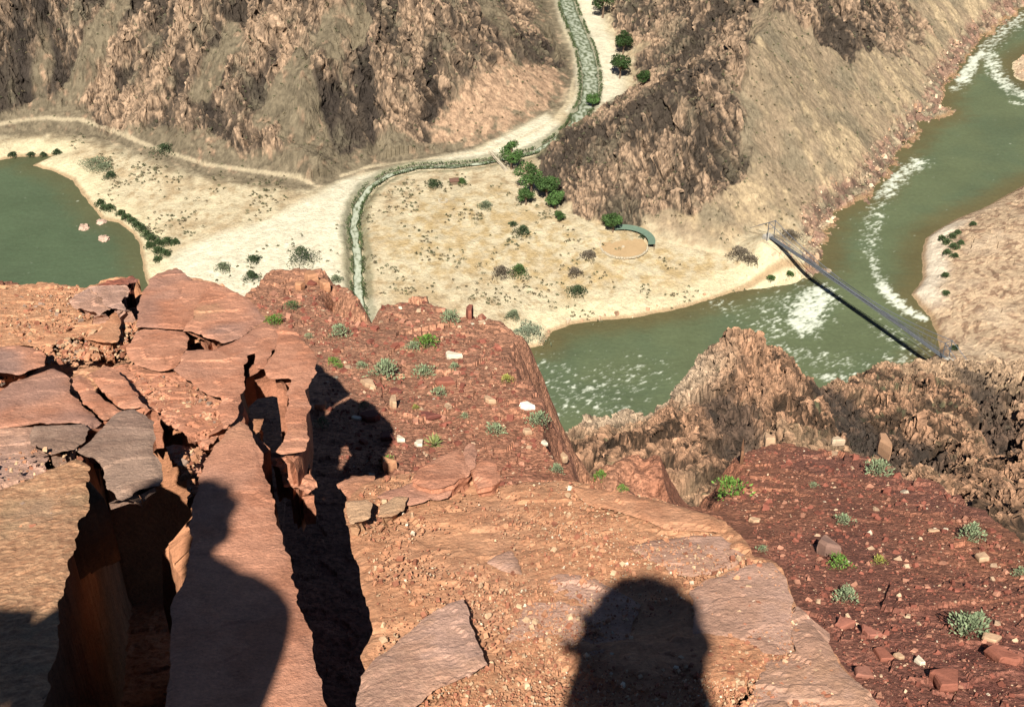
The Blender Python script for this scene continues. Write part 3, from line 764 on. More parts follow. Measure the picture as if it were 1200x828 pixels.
def slab(label, px=None, lift=0.0, thick=.35, pal='pink', res=.0075, rough=.004, frac=.004, cell=.12, tilt=(0, 0), seed=0, world=None, pits=(), stain=.3, gravel=0.0,
         grow=0.0, group='rock slabs of the red ledge', name='rock_slab', jit=.010, tone=1.0, plane=(GC, GS, 0.0), wallpal=None, tag_it=True, cat='rock slab', step=0.0, ucap=.11, uslope=1.5, crack=0.0):
    c, s, tx = plane
    P = on_plane(*np.array(px, float).T, c + lift, s, tx) if world is None else np.array(world, float)
    ctr = P.mean(0)
    if grow:
        if (np.roll(P, -1, 0)[:, 0] * P[:, 1] - P[:, 0] * np.roll(P, -1, 0)[:, 1]).sum() > 0: P = P[::-1]
        e = np.roll(P, -1, 0) - P; e /= np.linalg.norm(e, axis=1, keepdims=True) + 1e-9
        nn_ = np.stack([e[:, 1], -e[:, 0]], 1); nv_ = nn_ + np.roll(nn_, 1, 0); nv_ /= np.linalg.norm(nv_, axis=1, keepdims=True) + 1e-6
        P = P + nv_ * grow
    O = fractal(P, jit, .012, 900 + seed)
    x0, y0 = O.min(0) - res * 2; x1, y1 = O.max(0) + res * 2
    nx = int((x1 - x0) / res) + 2; ny = int((y1 - y0) / res) + 2
    gx, gy = np.meshgrid(x0 + np.arange(nx) * res, y0 + np.arange(ny) * res)
    cm = inside(gx[:-1, :-1] + res / 2, gy[:-1, :-1] + res / 2, O)
    idx = -np.ones((ny, nx), int)
    used = np.zeros((ny, nx), bool)
    used[:-1, :-1] |= cm; used[1:, :-1] |= cm; used[:-1, 1:] |= cm; used[1:, 1:] |= cm
    allc = np.zeros((ny, nx), int)
    allc[:-1, :-1] += cm; allc[1:, :-1] += cm; allc[:-1, 1:] += cm; allc[1:, 1:] += cm
    rim = used & (allc < 4)
    idx[used] = np.arange(used.sum())
    X = gx[used].copy(); Y = gy[used].copy(); R = rim[used]
    rimi = np.where(R)[0]
    if len(rimi):      # snap the rim onto the outline
        A = O; B = np.roll(O, -1, 0); E = B - A; L2 = (E ** 2).sum(1) + 1e-12
        for k0 in range(0, len(rimi), 400):
            ii = rimi[k0:k0 + 400]
            q = np.stack([X[ii], Y[ii]], 1)[:, None, :]
            t = np.clip(((q - A) * E).sum(2) / L2, 0, 1)
            pr = A + E * t[..., None]
            d = ((q - pr) ** 2).sum(2); j = d.argmin(1)
            X[ii] = pr[np.arange(len(ii)), j, 0]; Y[ii] = pr[np.arange(len(ii)), j, 1]
    dist = sdf(X, Y, P)
    rough *= .4; frac *= .6
    top = c + lift + s * Y + tx * X + tilt[0] * (X - ctr[0]) + tilt[1] * (Y - ctr[1])
    f1, h1, e1 = facets(X + .03 * fbm(X / .1, Y / .1, 2, seed + 3), Y * 1.4, cell, 500 + seed)
    f2, h2, e2 = facets(X, Y * 1.2, cell * .33, 520 + seed)
    n = fbm(X / .25, Y / .25, 4, 540 + seed); n2 = fbm(X / .035, Y / .035, 3, 550 + seed)
    top = top + frac * (f1 * 1.6 + .6 * f2) + rough * (1.5 * n + .8 * n2) - .005 * np.exp(-np.clip(dist, 0, 9) / .008)
    if crack:
        fk, hk, ek = facets(X + .05 * fbm(X / .15, Y / .15, 2, seed + 9), Y * 1.3, cell * crack, 610 + seed)
        top = top - .02 * sstep(.05, .02, ek) * (n2 > -.1)
    pitm = np.zeros_like(X)
    if step:      # sheets of the bedding broken back in low steps
        q = (n * 1.2 + .5 * (h1 - .5)) * 2.2
        top = top + step * (np.floor(q) + sstep(.82, 1., q - np.floor(q)))
    for pp, dep in pits:
        PP = on_plane(*np.array(pp, float).T, c + lift, s, tx)
        pd = sdf(X, Y, PP) + .006 * n2 + .008 * n
        pm = sstep(-.004, .006, pd); top = top - dep * pm; pitm = np.maximum(pitm, pm)
    c0, c1 = PAL[pal]
    col = lerp3(c0, c1, sstep(-.3, .35, n + .5 * n2 + .5 * (h1 - .5)))
    p3 = fbm(X / .5 + seed, Y / .5, 4, 560)
    col = lerp3(col, (.29, .185, .15), stain * sstep(.05, .4, p3))
    col = lerp3(col, (.43, .24, .135), stain * .9 * sstep(.12, .45, -p3 + .3 * n2))
    if gravel > 0:
        g1, gh, ge = facets(X, Y, .0075 if res < .012 else .02, 570 + seed)
        gm = gravel * sstep(-.15, .15, n + .5 * n2 + .25)
        col = lerp3(col, lerp3((.34, .155, .08), (.56, .32, .18), gh), gm * .8)
        top = top + gm * .003 * (gh - .3) * sstep(0, .25, ge)
    col = col * tone
    nv = len(X)
    V = [np.stack([X, Y, top + CZ], 1)]; CL = [col]
    i00 = idx[:-1, :-1][cm]; i10 = idx[:-1, 1:][cm]; i11 = idx[1:, 1:][cm]; i01 = idx[1:, :-1][cm]
    Fq = np.stack([i00, i10, i11, i01], 1)
    # walls
    ed = np.concatenate([Fq[:, [0, 1]], Fq[:, [1, 2]], Fq[:, [2, 3]], Fq[:, [3, 0]]])
    key = ed[:, 0] * (nv + 1) + ed[:, 1]; rkey = ed[:, 1] * (nv + 1) + ed[:, 0]
    b = ed[~np.isin(key, rkey)]
    bv = np.unique(b); mp = -np.ones(nv, int); mp[bv] = np.arange(len(bv))
    nxy = np.zeros((len(bv), 2))
    e = np.stack([X[b[:, 1]] - X[b[:, 0]], Y[b[:, 1]] - Y[b[:, 0]]], 1); nn = np.stack([e[:, 1], -e[:, 0]], 1)
    np.add.at(nxy, mp[b[:, 0]], nn); np.add.at(nxy, mp[b[:, 1]], nn)
    nxy /= np.linalg.norm(nxy, axis=1, keepdims=True) + 1e-9
    lev = [0] + [thick * t for t in (.04, .12, .25, .42, .65, 1.0)]
    base = nv; rings = []
    wc = np.array(PAL[wallpal or pal][1])
    for k, dz in enumerate(lev):
        off = 0 if k == 0 else -min(uslope * dz, ucap, .6 * float(dist.max())) + (.010 * fbm(X[bv] / .09 + k * 3, Y[bv] / .09 + dz * 5, 3, 580 + seed) - .005 * (k % 2))
        V.append(np.stack([X[bv] + nxy[:, 0] * off, Y[bv] + nxy[:, 1] * off, top[bv] + CZ - dz], 1))
        CL.append(np.tile(wc * (.8 + .35 * ((k * 37) % 5) / 5), (len(bv), 1)) * (1 + .25 * fbm(X[bv] / .05, Y[bv] / .05 + k, 2, 590))[:, None] * tone)
        rings.append(base); base += len(bv)
    for r0_, r1_ in zip(rings[:-1], rings[1:]):
        a = mp[b[:, 0]]; d = mp[b[:, 1]]
        Fq = np.concatenate([Fq, np.stack([r0_ + d, r0_ + a, r1_ + a, r1_ + d], 1)])
    V = np.concatenate(V); CL = np.clip(np.concatenate(CL), .01, 1)
    org = np.array([ctr[0], ctr[1], CZ + c + lift + s * ctr[1]])
    o = mesh_np(name, V - org, Fq, M['slab'], CL, smooth=False, loc=org)
    if tag_it: tag(o, label, cat, group)
    return o

# floor of the left outcrop, with the deep holes
PIT = [(285, 452), (288, 430), (291, 413), (300, 409), (304, 432), (317, 441), (335, 440), (343, 441), (340, 470), (336, 490), (329, 528), (318, 548), (306, 520), (294, 497), (285, 490), (268, 496), (274, 474)]
HOLES = [([(108, 512), (165, 490), (205, 494), (240, 500), (260, 520), (268, 550), (268, 600), (266, 640), (266, 760), (266, 900), (36, 900), (58, 760), (66, 690), (80, 640), (94, 580), (100, 545)], .62), ([(147, 334), (156, 329), (160, 322), (167, 332), (170, 346), (160, 356), (147, 364)], .3), ([(50, 415), (56, 408), (66, 408), (62, 421), (50, 428)], .12),
         ([(217, 394), (226, 396), (246, 408), (218, 408)], .12), ([(98, 497), (106, 505), (112, 505), (104, 516), (98, 513)], .12), ([(55, 532), (64, 536), (58, 552), (50, 553)], .12), ([(238, 520), (252, 500), (266, 494), (272, 500), (262, 515), (240, 540)], .12)]
outl = [(-120, 345), (-60, 338), (0, 334), (50, 331), (100, 336), (104, 333), (120, 327), (156, 323), (162, 322), (168, 334), (173, 340), (175, 325), (206, 312), (224, 325), (250, 329), (264, 335), (286, 346), (290, 362), (284, 380), (246, 392),
        (224, 408), (214, 440), (214, 470), (220, 505), (240, 530), (300, 560), (322, 600), (336, 660), (350, 720), (362, 770), (380, 828), (388, 900), (100, 900), (-140, 900), (-140, 500)]
slab('red fractured outcrop floor with loose rubble at the left of the view', outl, -.045, 1.3, 'orange', .010, .006, .008, .07, seed=1, ucap=.25, pits=HOLES, gravel=.55, name='rock_outcrop', cat='rock outcrop', jit=.01, step=.0)

SL = [
 ('gravelly orange bench along the top left rim above the green pool', [(-110, 345), (0, 335), (50, 332), (98, 337), (90, 347), (80, 352), (88, 360), (100, 364), (116, 370), (134, 364), (140, 380), (124, 387), (64, 401), (50, 405), (25, 402), (0, 408), (-110, 420)], .02, dict(pal='orange', gravel=.8, frac=.005, cell=.09, step=.004, rough=.008)),
 ('grey pink slab overhanging the black hole beside the green pool', [(104, 334), (146, 333), (147, 346), (146, 363), (133, 359), (122, 351)], .075, dict(pal='mauve', thick=.3)),
 ('small buff slab tucked left of the overhanging grey pink slab', [(82, 351), (103, 335), (121, 351), (131, 360), (117, 368), (101, 362), (89, 358)], .055, dict(pal='mauve', frac=.006)),
 ('thin dark red capstone on the far lip above the pool', [(109, 334), (126, 326), (155, 323), (160, 329), (148, 332), (125, 333)], .06, dict(pal='dark', frac=.012, cell=.06)),
 ('angular orange slab just below the black hole by the pool', [(118, 386), (135, 364), (139, 378), (139, 388), (136, 398), (126, 400), (100, 396)], .05, dict(pal='orange')),
 ('pink slab with a pale patch at the left edge of the picture', [(-100, 405), (0, 405), (20, 403), (36, 406), (51, 415), (50, 426), (20, 436), (-100, 440)], .07, dict(pal='pink', stain=.8)),
 ('peaked pink slab at the rear rim pointing at the sandy delta', [(176, 326), (206, 313), (212, 318), (222, 326), (249, 330), (231, 358), (213, 384), (185, 382), (160, 381), (166, 350)], .035, dict(pal='pink', stain=.5)),
 ('broad smooth pink slab at the top right of the rear rim', [(252, 331), (264, 336), (286, 347), (309, 372), (290, 386), (277, 395), (262, 399), (240, 392), (216, 385), (233, 359)], .045, dict(pal='pink', stain=.7)),
 ('pink slab split by the small black triangular gap', [(150, 408), (165, 385), (187, 385), (214, 388), (219, 394), (216, 407), (203, 430), (186, 432), (160, 424)], .04, dict(pal='pink')),
 ('large pink slab left of the deep black pit', [(219, 409), (250, 409), (275, 400), (310, 376), (322, 383), (324, 400), (308, 430), (301, 428), (300, 411), (291, 413), (284, 450), (276, 474), (268, 494), (262, 500), (258, 480), (262, 465), (236, 455), (205, 432)], .06, dict(pal='pink', stain=.35, frac=.005, cell=.2)),
 ('rounded end slab on the right rim beside the deep black pit', [(327, 380), (334, 381), (350, 395), (366, 411), (369, 419), (359, 450), (357, 500), (356, 525), (330, 528), (325, 526), (337, 490), (341, 470), (344, 442), (336, 440), (317, 441), (312, 432), (324, 410), (326, 395)], .058, dict(pal='pink', thick=.26, stain=.25, ucap=.05)),
 ('shattered flaggy slab in the centre of the left outcrop', [(152, 424), (203, 434), (237, 458), (280, 462), (270, 488), (262, 497), (243, 520), (212, 503), (197, 494), (178, 480), (160, 468), (143, 448), (130, 430)], .02, dict(pal='pink', frac=.005, cell=.08, jit=.02, step=.008, crack=1.5)),
 ('flat brownish slab under the pale triangular patch at left', [(-100, 470), (0, 457), (36, 440), (62, 431), (80, 441), (78, 456), (98, 478), (116, 494), (104, 502), (97, 494), (46, 493), (0, 499), (-100, 505)], .045, dict(pal='pink', stain=.6, frac=.003)),
 ('narrow strip slab between the two long black cracks', [(86, 441), (93, 437), (108, 455), (141, 480), (121, 491), (99, 471)], .05, dict(pal='pink', frac=.004)),
 ('wedge slab on the right of the long black cracks', [(103, 437), (122, 426), (147, 446), (174, 476), (150, 475), (145, 476), (122, 456)], .055, dict(pal='pink', frac=.006)),
 ('grey flat slab touching the pale grey block on its left', [(41, 497), (97, 496), (102, 502), (97, 513), (84, 525), (62, 531), (55, 527), (38, 519)], .06, dict(pal='grey', frac=.003)),
 ('mauve slab at the left edge above the rough tan rock', [(-100, 506), (0, 501), (38, 500), (39, 523), (54, 530), (51, 550), (30, 559), (0, 571), (-100, 592)], .035, dict(pal='mauve', frac=.008, gravel=.25)),
 ('rough tan conglomerate rock beside the shaded crevice at lower left', [(-120, 594), (0, 573), (30, 563), (56, 551), (90, 537), (102, 545), (102, 560), (97, 600), (82, 650), (70, 695), (60, 770), (20, 900), (-120, 900)], .08, dict(pal='tan', thick=.25, rough=.008, frac=.002, cell=.04, gravel=.8, jit=.02, ucap=.2)),
 ('pale grey five sided block standing above the shaded crevice', [(93, 526), (115, 506), (143, 480), (155, 478), (178, 493), (176, 530), (187, 553), (184, 567), (160, 572), (141, 583), (127, 568), (125, 550), (118, 538)], .15, dict(pal='grey', thick=.05, stain=.2)),
 ('small cracked shelf between the grey block and the tall slab', [(196, 524), (206, 522), (236, 528), (241, 535), (234, 560), (228, 580), (221, 570), (214, 550)], -.01, dict(pal='pink', frac=.014, cell=.05, thick=.05)),
 ('tall tapering slab that carries the shadow of a head', [(240, 541), (270, 501), (281, 492), (286, 495), (296, 516), (303, 545), (313, 575), (328, 625), (338, 662), (352, 720), (362, 762), (380, 828), (392, 920), (200, 920), (206, 700), (221, 660), (228, 600), (235, 560)], .085, dict(pal='pink', thick=1.6, stain=.3, frac=.003, cell=.3, tone=1.0, ucap=.12)),
 ('small triangular slab pinched above the dark chasm', [(287, 492), (308, 490), (301, 512)], -.02, dict(pal='orange', thick=.1)),
 ('sunlit rock wedged across the top of the dark chasm', [(311, 540), (330, 533), (354, 531), (361, 548), (369, 568), (360, 574), (348, 570), (340, 566), (334, 566), (331, 550), (324, 542)], -.06, dict(pal='pink', thick=.12, frac=.012, cell=.06)),
]
for i, (lab, px, lift, kw) in enumerate(SL):
    slab(lab, px, lift, seed=20 + i * 3, **{**dict(thick=.14, grow=.006, jit=.016), **kw})

# the ledge in the middle
wl = on_plane(np.array([402, 412, 425, 444, 480, 500, 548, 585, 620, 655, 705, 745, 790, 830, 856, 884, 906, 922, 934, 960, 986, 1012, 1036, 1080]),
              np.array([596, 577, 566, 559, 550, 548, 556, 566, 561, 560, 568, 576, 586, 597, 614, 650, 655, 673, 706, 742, 777, 804, 829, 880]), GC, GS)
ll = on_plane(np.array([428, 424, 422, 437, 418, 405]), np.array([900, 828, 762, 736, 660, 612]), GC, GS)
LEDGE = np.vstack([wl, [(2.2, .6), (2.2, -2.4), (-.30, -2.4), (-.30, .6)], ll])
slab('broad orange gravel ledge carrying the round headed shadow', lift=0, thick=1.5, pal='orange', res=.010, rough=.010, frac=.003, cell=.16, seed=101, world=LEDGE, gravel=.45, stain=.25, name='rock_ledge', cat='rock ledge', ucap=.22,
     pits=[([(842, 830), (886, 797), (889, 803), (868, 822), (850, 840)], .22)], step=.005)
LD = [
 ('flat mauve slab on the right of the round headed shadow', [(808, 690), (850, 670), (878, 658), (905, 656), (921, 673), (931, 700), (931, 758), (915, 766), (895, 764), (860, 746), (812, 742)], .010, dict(pal='mauve', stain=.25, frac=.003, gravel=.15)),
 ('long mauve slab at the drop edge of the lower right ledge', [(934, 708), (942, 714), (985, 777), (1034, 829), (1075, 890), (872, 890), (884, 804), (890, 780), (893, 768), (915, 769), (933, 762)], .010, dict(pal='mauve', stain=.4, frac=.006, gravel=.15)),
 ('smooth mauve slab left of the round headed shadow', [(590, 748), (612, 712), (628, 692), (652, 669), (682, 671), (722, 690), (752, 705), (740, 760), (692, 770), (640, 752), (604, 756)], .002, dict(pal='mauve', stain=.35, gravel=.12, thick=.1)),
 ('tilted mauve slab with a black crack along its right side', [(422, 787), (436, 770), (457, 754), (478, 738), (520, 706), (543, 701), (556, 740), (566, 768), (572, 778), (545, 792), (500, 812), (470, 842), (424, 842)], .03, dict(pal='mauve', stain=.4, gravel=.3, thick=.16, tilt=(.06, 0))),
 ('small reddish slab with a thin dark edge in the middle of the gravel', [(570, 657), (582, 648), (600, 645), (607, 655), (612, 671), (598, 670), (584, 665)], .010, dict(pal='mauve', thick=.1, tilt=(.05, 0))),
 ('low mauve slab above the round headed shadow near the far edge', [(734, 640), (760, 632), (792, 628), (845, 626), (878, 650), (850, 668), (812, 674), (780, 668), (758, 656)], .001, dict(pal='mauve', stain=.3, gravel=.15, thick=.1)),
 ('orange red bare rock along the far edge of the ledge', [(668, 568), (705, 571), (745, 580), (790, 590), (828, 600), (850, 614), (840, 622), (790, 618), (750, 606), (710, 594), (690, 590)], .012, dict(pal='orange', stain=.1, thick=.1)),
 ('rounded red boulder on the left of the ledge cluster', [(482, 562), (490, 548), (515, 532), (536, 524), (546, 535), (551, 553), (532, 566), (505, 572)], .035, dict(pal='pink', uslope=0, thick=.12, stain=.2, jit=.006)),
 ('small upright red boulder in the middle of the ledge cluster', [(542, 528), (546, 519), (556, 518), (559, 530), (557, 545), (550, 550)], .035, dict(pal='pink', uslope=0, thick=.1, jit=.006)),
 ('wide red boulder on the right of the ledge cluster', [(552, 552), (560, 540), (575, 535), (583, 546), (587, 560), (580, 566), (560, 570)], .025, dict(pal='pink', uslope=0, thick=.1, jit=.006)),
 ('flat red rock at the ledge foot under the plant slope', [(440, 580), (470, 568), (484, 562), (506, 573), (534, 568), (524, 580), (480, 590)], .02, dict(pal='pink', thick=.1)),
 ('cream topped block at the left end of the ledge by the chasm', [(405, 585), (430, 583), (437, 588), (434, 604), (424, 608), (411, 611)], .05, dict(pal='pale', thick=.1, stain=.1)),
 ('low red rock standing behind the cream topped block', [(394, 564), (415, 556), (440, 556), (438, 572), (430, 581), (408, 583)], -.04, dict(pal='pink', thick=.2)),
 ('cream slab lying in the gravel right of the cream topped block', [(444, 590), (462, 580), (478, 580), (474, 594), (456, 604), (442, 604)], .035, dict(pal='pale', thick=.15, stain=.1)),
]
for i, (lab, px, lift, kw) in enumerate(LD):
    slab(lab, px, lift, seed=120 + i * 3, **{**dict(thick=.2, jit=.02), **kw})
# where the people stand, behind the picture's lower edge
slab('flat red rock platform where the companion stands behind the left slabs', lift=-.03, thick=1.2, pal='pink', res=.03, seed=180, world=[(-3.2, -2.4), (-.55, -2.4), (-.42, 1.2), (-.5, 1.62), (-3.0, 1.62)], name='rock_platform', cat='rock platform', group=None)

# ------------------------------------------------------------------ stones lying on the ledges (scattered mass)
def stone_mesh(P, S, rng, flat=.45, cols=None, nrm=None):
    """many 8-corner broken stones in one array: P centres, S sizes"""
    n = len(P)
    cube = np.array([(-1, -1, -1), (1, -1, -1), (1, 1, -1), (-1, 1, -1), (-1, -1, 1), (1, -1, 1), (1, 1, 1), (-1, 1, 1)], float) * .5
    V = np.repeat(cube[None], n, 0) * (1 + rng.uniform(-.38, .38, (n, 8, 3)))
    V[:, 4:, :2] *= rng.uniform(.55, .95, (n, 1, 1))
    V *= np.stack([np.ones(n), rng.uniform(.5, 1, n), rng.uniform(.6, 1.4, n) * flat], 1)[:, None, :]
    a = rng.uniform(0, 6.28, n); t = rng.normal(0, .25, n)
    ct, st = np.cos(t)[:, None], np.sin(t)[:, None]
    x = V[:, :, 0] * ct - V[:, :, 2] * st; z = V[:, :, 0] * st + V[:, :, 2] * ct; y = V[:, :, 1]
    ca, sa = np.cos(a)[:, None], np.sin(a)[:, None]
    V = np.stack([x * ca - y * sa, x * sa + y * ca, z], 2) * S[:, None, None] + P[:, None, :]
    F = np.array([(3, 2, 1, 0), (4, 5, 6, 7), (0, 1, 5, 4), (1, 2, 6, 5), (2, 3, 7, 6), (3, 0, 4, 7)])
    F = (F[None] + (np.arange(n) * 8)[:, None, None]).reshape(-1, 4)
    return V.reshape(-1, 3), F, np.repeat(cols, 8, 0)
def stone_cols(n, rng, pals, w):
    k = rng.choice(len(pals), n, p=w); c = np.array(pals)[k]
    return c * rng.uniform(.7, 1.25, (n, 1))
rg = np.random.default_rng(5)
# gravel on the ledge
n = 14000
gp = np.stack([rg.uniform(400, 1010, n * 2), 552 + (830 - 552) * rg.uniform(0, 1, n * 2) ** .8], 1)
gxy = on_plane(gp[:, 0], gp[:, 1], GC, GS)
ok = inside(gxy[:, 0], gxy[:, 1], LEDGE) & (sdf(gxy[:, 0], gxy[:, 1], LEDGE) > .02)
dens = fbm(gxy[:, 0] / .3, gxy[:, 1] / .3, 3, 601)
ok &= rg.uniform(-.45, .45, len(dens)) < dens
gxy = gxy[ok][:n]; n = len(gxy)
S = .0018 + .0019 * rg.pareto(2.3, n).clip(0, 5)
V_, F_, c_ = stone_mesh(np.c_[gxy, CZ + GC + GS * gxy[:, 1] + .006 + S * .1], S, rg, .6, stone_cols(n, rg, [(.42, .20, .11), (.5, .33, .2), (.3, .12, .07), (.62, .50, .36)], [.5, .2, .27, .03]))
tag(mesh_np('gravel', V_, F_, M['rubble'], c_), 'orange gravel and chips strewn over the ledge', 'gravel', kind='stuff')
# rubble in the cracks and benches of the left outcrop
zones = [([(-20, 430), (60, 404), (140, 382), (150, 396), (150, 420), (60, 428), (0, 452), (-20, 455)], 900, .020), ([(0, 336), (100, 338), (130, 362), (60, 400), (0, 406)], 900, .014), ([(140, 425), (235, 458), (280, 462), (265, 498), (240, 518), (180, 480)], 420, .013),
         ([(-20, 560), (100, 540), (98, 600), (75, 690), (-20, 690)], 380, .012), ([(195, 525), (240, 530), (225, 580)], 60, .02), ([(140, 365), (165, 380), (150, 410), (136, 400)], 160, .018)]
PS, SS = [], []
for zp, k, s0 in zones:
    zp = np.array(zp, float); q = rg.uniform(zp.min(0), zp.max(0), (k * 3, 2)); q = q[inside(q[:, 0], q[:, 1], zp)][:k]
    w_ = on_plane(q[:, 0], q[:, 1], GC + .01, GS)
    lift = .085 if s0 == .012 else .03
    s_ = s0 * (.16 + .32 * rg.pareto(2.5, len(w_)).clip(0, 3))
    PS.append(np.c_[w_, CZ + GC + GS * w_[:, 1] + lift - .01]); SS.append(s_)
PS = np.concatenate(PS); SS = np.concatenate(SS)
V_, F_, c_ = stone_mesh(PS, SS, rg, .5, stone_cols(len(SS), rg, [(.40, .19, .105), (.46, .29, .17), (.3, .12, .07), (.28, .19, .14)], [.5, .2, .2, .1]))
tag(mesh_np('rubble', V_, F_, M['rubble'], c_), 'broken chips lying in the cracks of the left outcrop', 'rubble', kind='stuff')
# rubble on the dirt slopes
PS, SS = [], []
for zp, k, c_pl, s_pl in (([(350, 350), (560, 360), (640, 500), (690, 560), (560, 545), (400, 570), (395, 500), (370, 440)], 4200, LC, LS), ([(850, 590), (875, 525), (1000, 527), (1100, 572), (1200, 650), (1200, 828), (1030, 828), (930, 690)], 5200, RC, RS), ([(285, 350), (380, 322), (440, 360), (420, 400), (360, 400)], 500, LC, LS)):
    zp = np.array(zp, float); q = rg.uniform(zp.min(0), zp.max(0), (k * 3, 2)); q = q[inside(q[:, 0], q[:, 1], zp)][:k]
    w_ = on_plane(q[:, 0], q[:, 1], c_pl, s_pl)
    d = np.hypot(w_[:, 0], w_[:, 1])
    s_ = d * 1.25 / FPX * (1.0 + 3.2 * rg.pareto(2.7, len(w_)).clip(0, 3.8)) * .62
    zz = near_fn(w_[:, 0], w_[:, 1])
    PS.append(np.c_[w_, zz + s_ * .12]); SS.append(s_)
PS = np.concatenate(PS); SS = np.concatenate(SS)
V_, F_, c_ = stone_mesh(PS, SS, rg, .5, stone_cols(len(SS), rg, [(.22, .075, .05), (.36, .17, .11), (.46, .31, .2), (.52, .42, .31)], [.66, .24, .085, .015]))
tag(mesh_np('slope_rubble', V_, F_, M['rubble'], c_), 'red and buff stones scattered over the dirt slopes', 'rubble', kind='stuff')

# ------------------------------------------------------------------ stones one can point at
def stone(label, px, py, wpx, hpx, col, ang=0, h=.5, seed=0, c_=None, group='loose stones on the red slopes', pal=None, sink=.15):
    p = march(near_fn, px, py, 2.0, 70, 400)[0]
    d = np.linalg.norm(p - CAM); w_ = wpx * d / FPX; dep = hpx * d / FPX / .72
    rs = np.random.default_rng(seed + 40)
    n = 9
    a = np.sort(rs.uniform(0, 2 * np.pi, n) * .35 + np.arange(n) * 2 * np.pi / n * .65 + rs.uniform(0, 1))
    # squarish broken outline
    r = 1 / np.maximum(np.abs(np.cos(a)), np.abs(np.sin(a))) ** .75 * rs.uniform(.85, 1.08, n)
    ring = np.stack([np.cos(a) * r * w_ / 2, np.sin(a) * r * dep / 2], 1)
    R = np.array([[math.cos(ang), -math.sin(ang)], [math.sin(ang), math.cos(ang)]])
    hh = h * min(w_, dep)
    V = []; CL = []
    for (k, zz) in ((.92, -sink * hh - .05 * hh), (1.02, hh * .35), (.97, hh * .8), (.86, hh)):
        for q in ring:
            j = rs.uniform(.95, 1.05); V.append([*(R @ (q * k * j)), zz + hh * rs.uniform(-.05, .05)])
            CL.append(np.array(col) * rs.uniform(.85, 1.1) * (.9 if zz < hh * .5 else 1))
    F = [(i + n * L, (i + 1) % n + n * L, (i + 1) % n + n * (L + 1), i + n * (L + 1)) for L in range(3) for i in range(n)]
    F += [tuple(range(n - 1, -1, -1)), tuple(range(3 * n, 4 * n))]
    V = np.array(V); V[:, 2] += LS * V[:, 1] * .6
    o = mesh_np('loose_stone', V, F, M['rubble'], np.clip(np.array(CL), .01, 1), loc=tuple(p))
    return tag(o, label, 'stone', group)
WH, BF, RD, OR, DK = (.66, .56, .42), (.48, .31, .19), (.27, .10, .065), (.44, .22, .12), (.17, .06, .045)
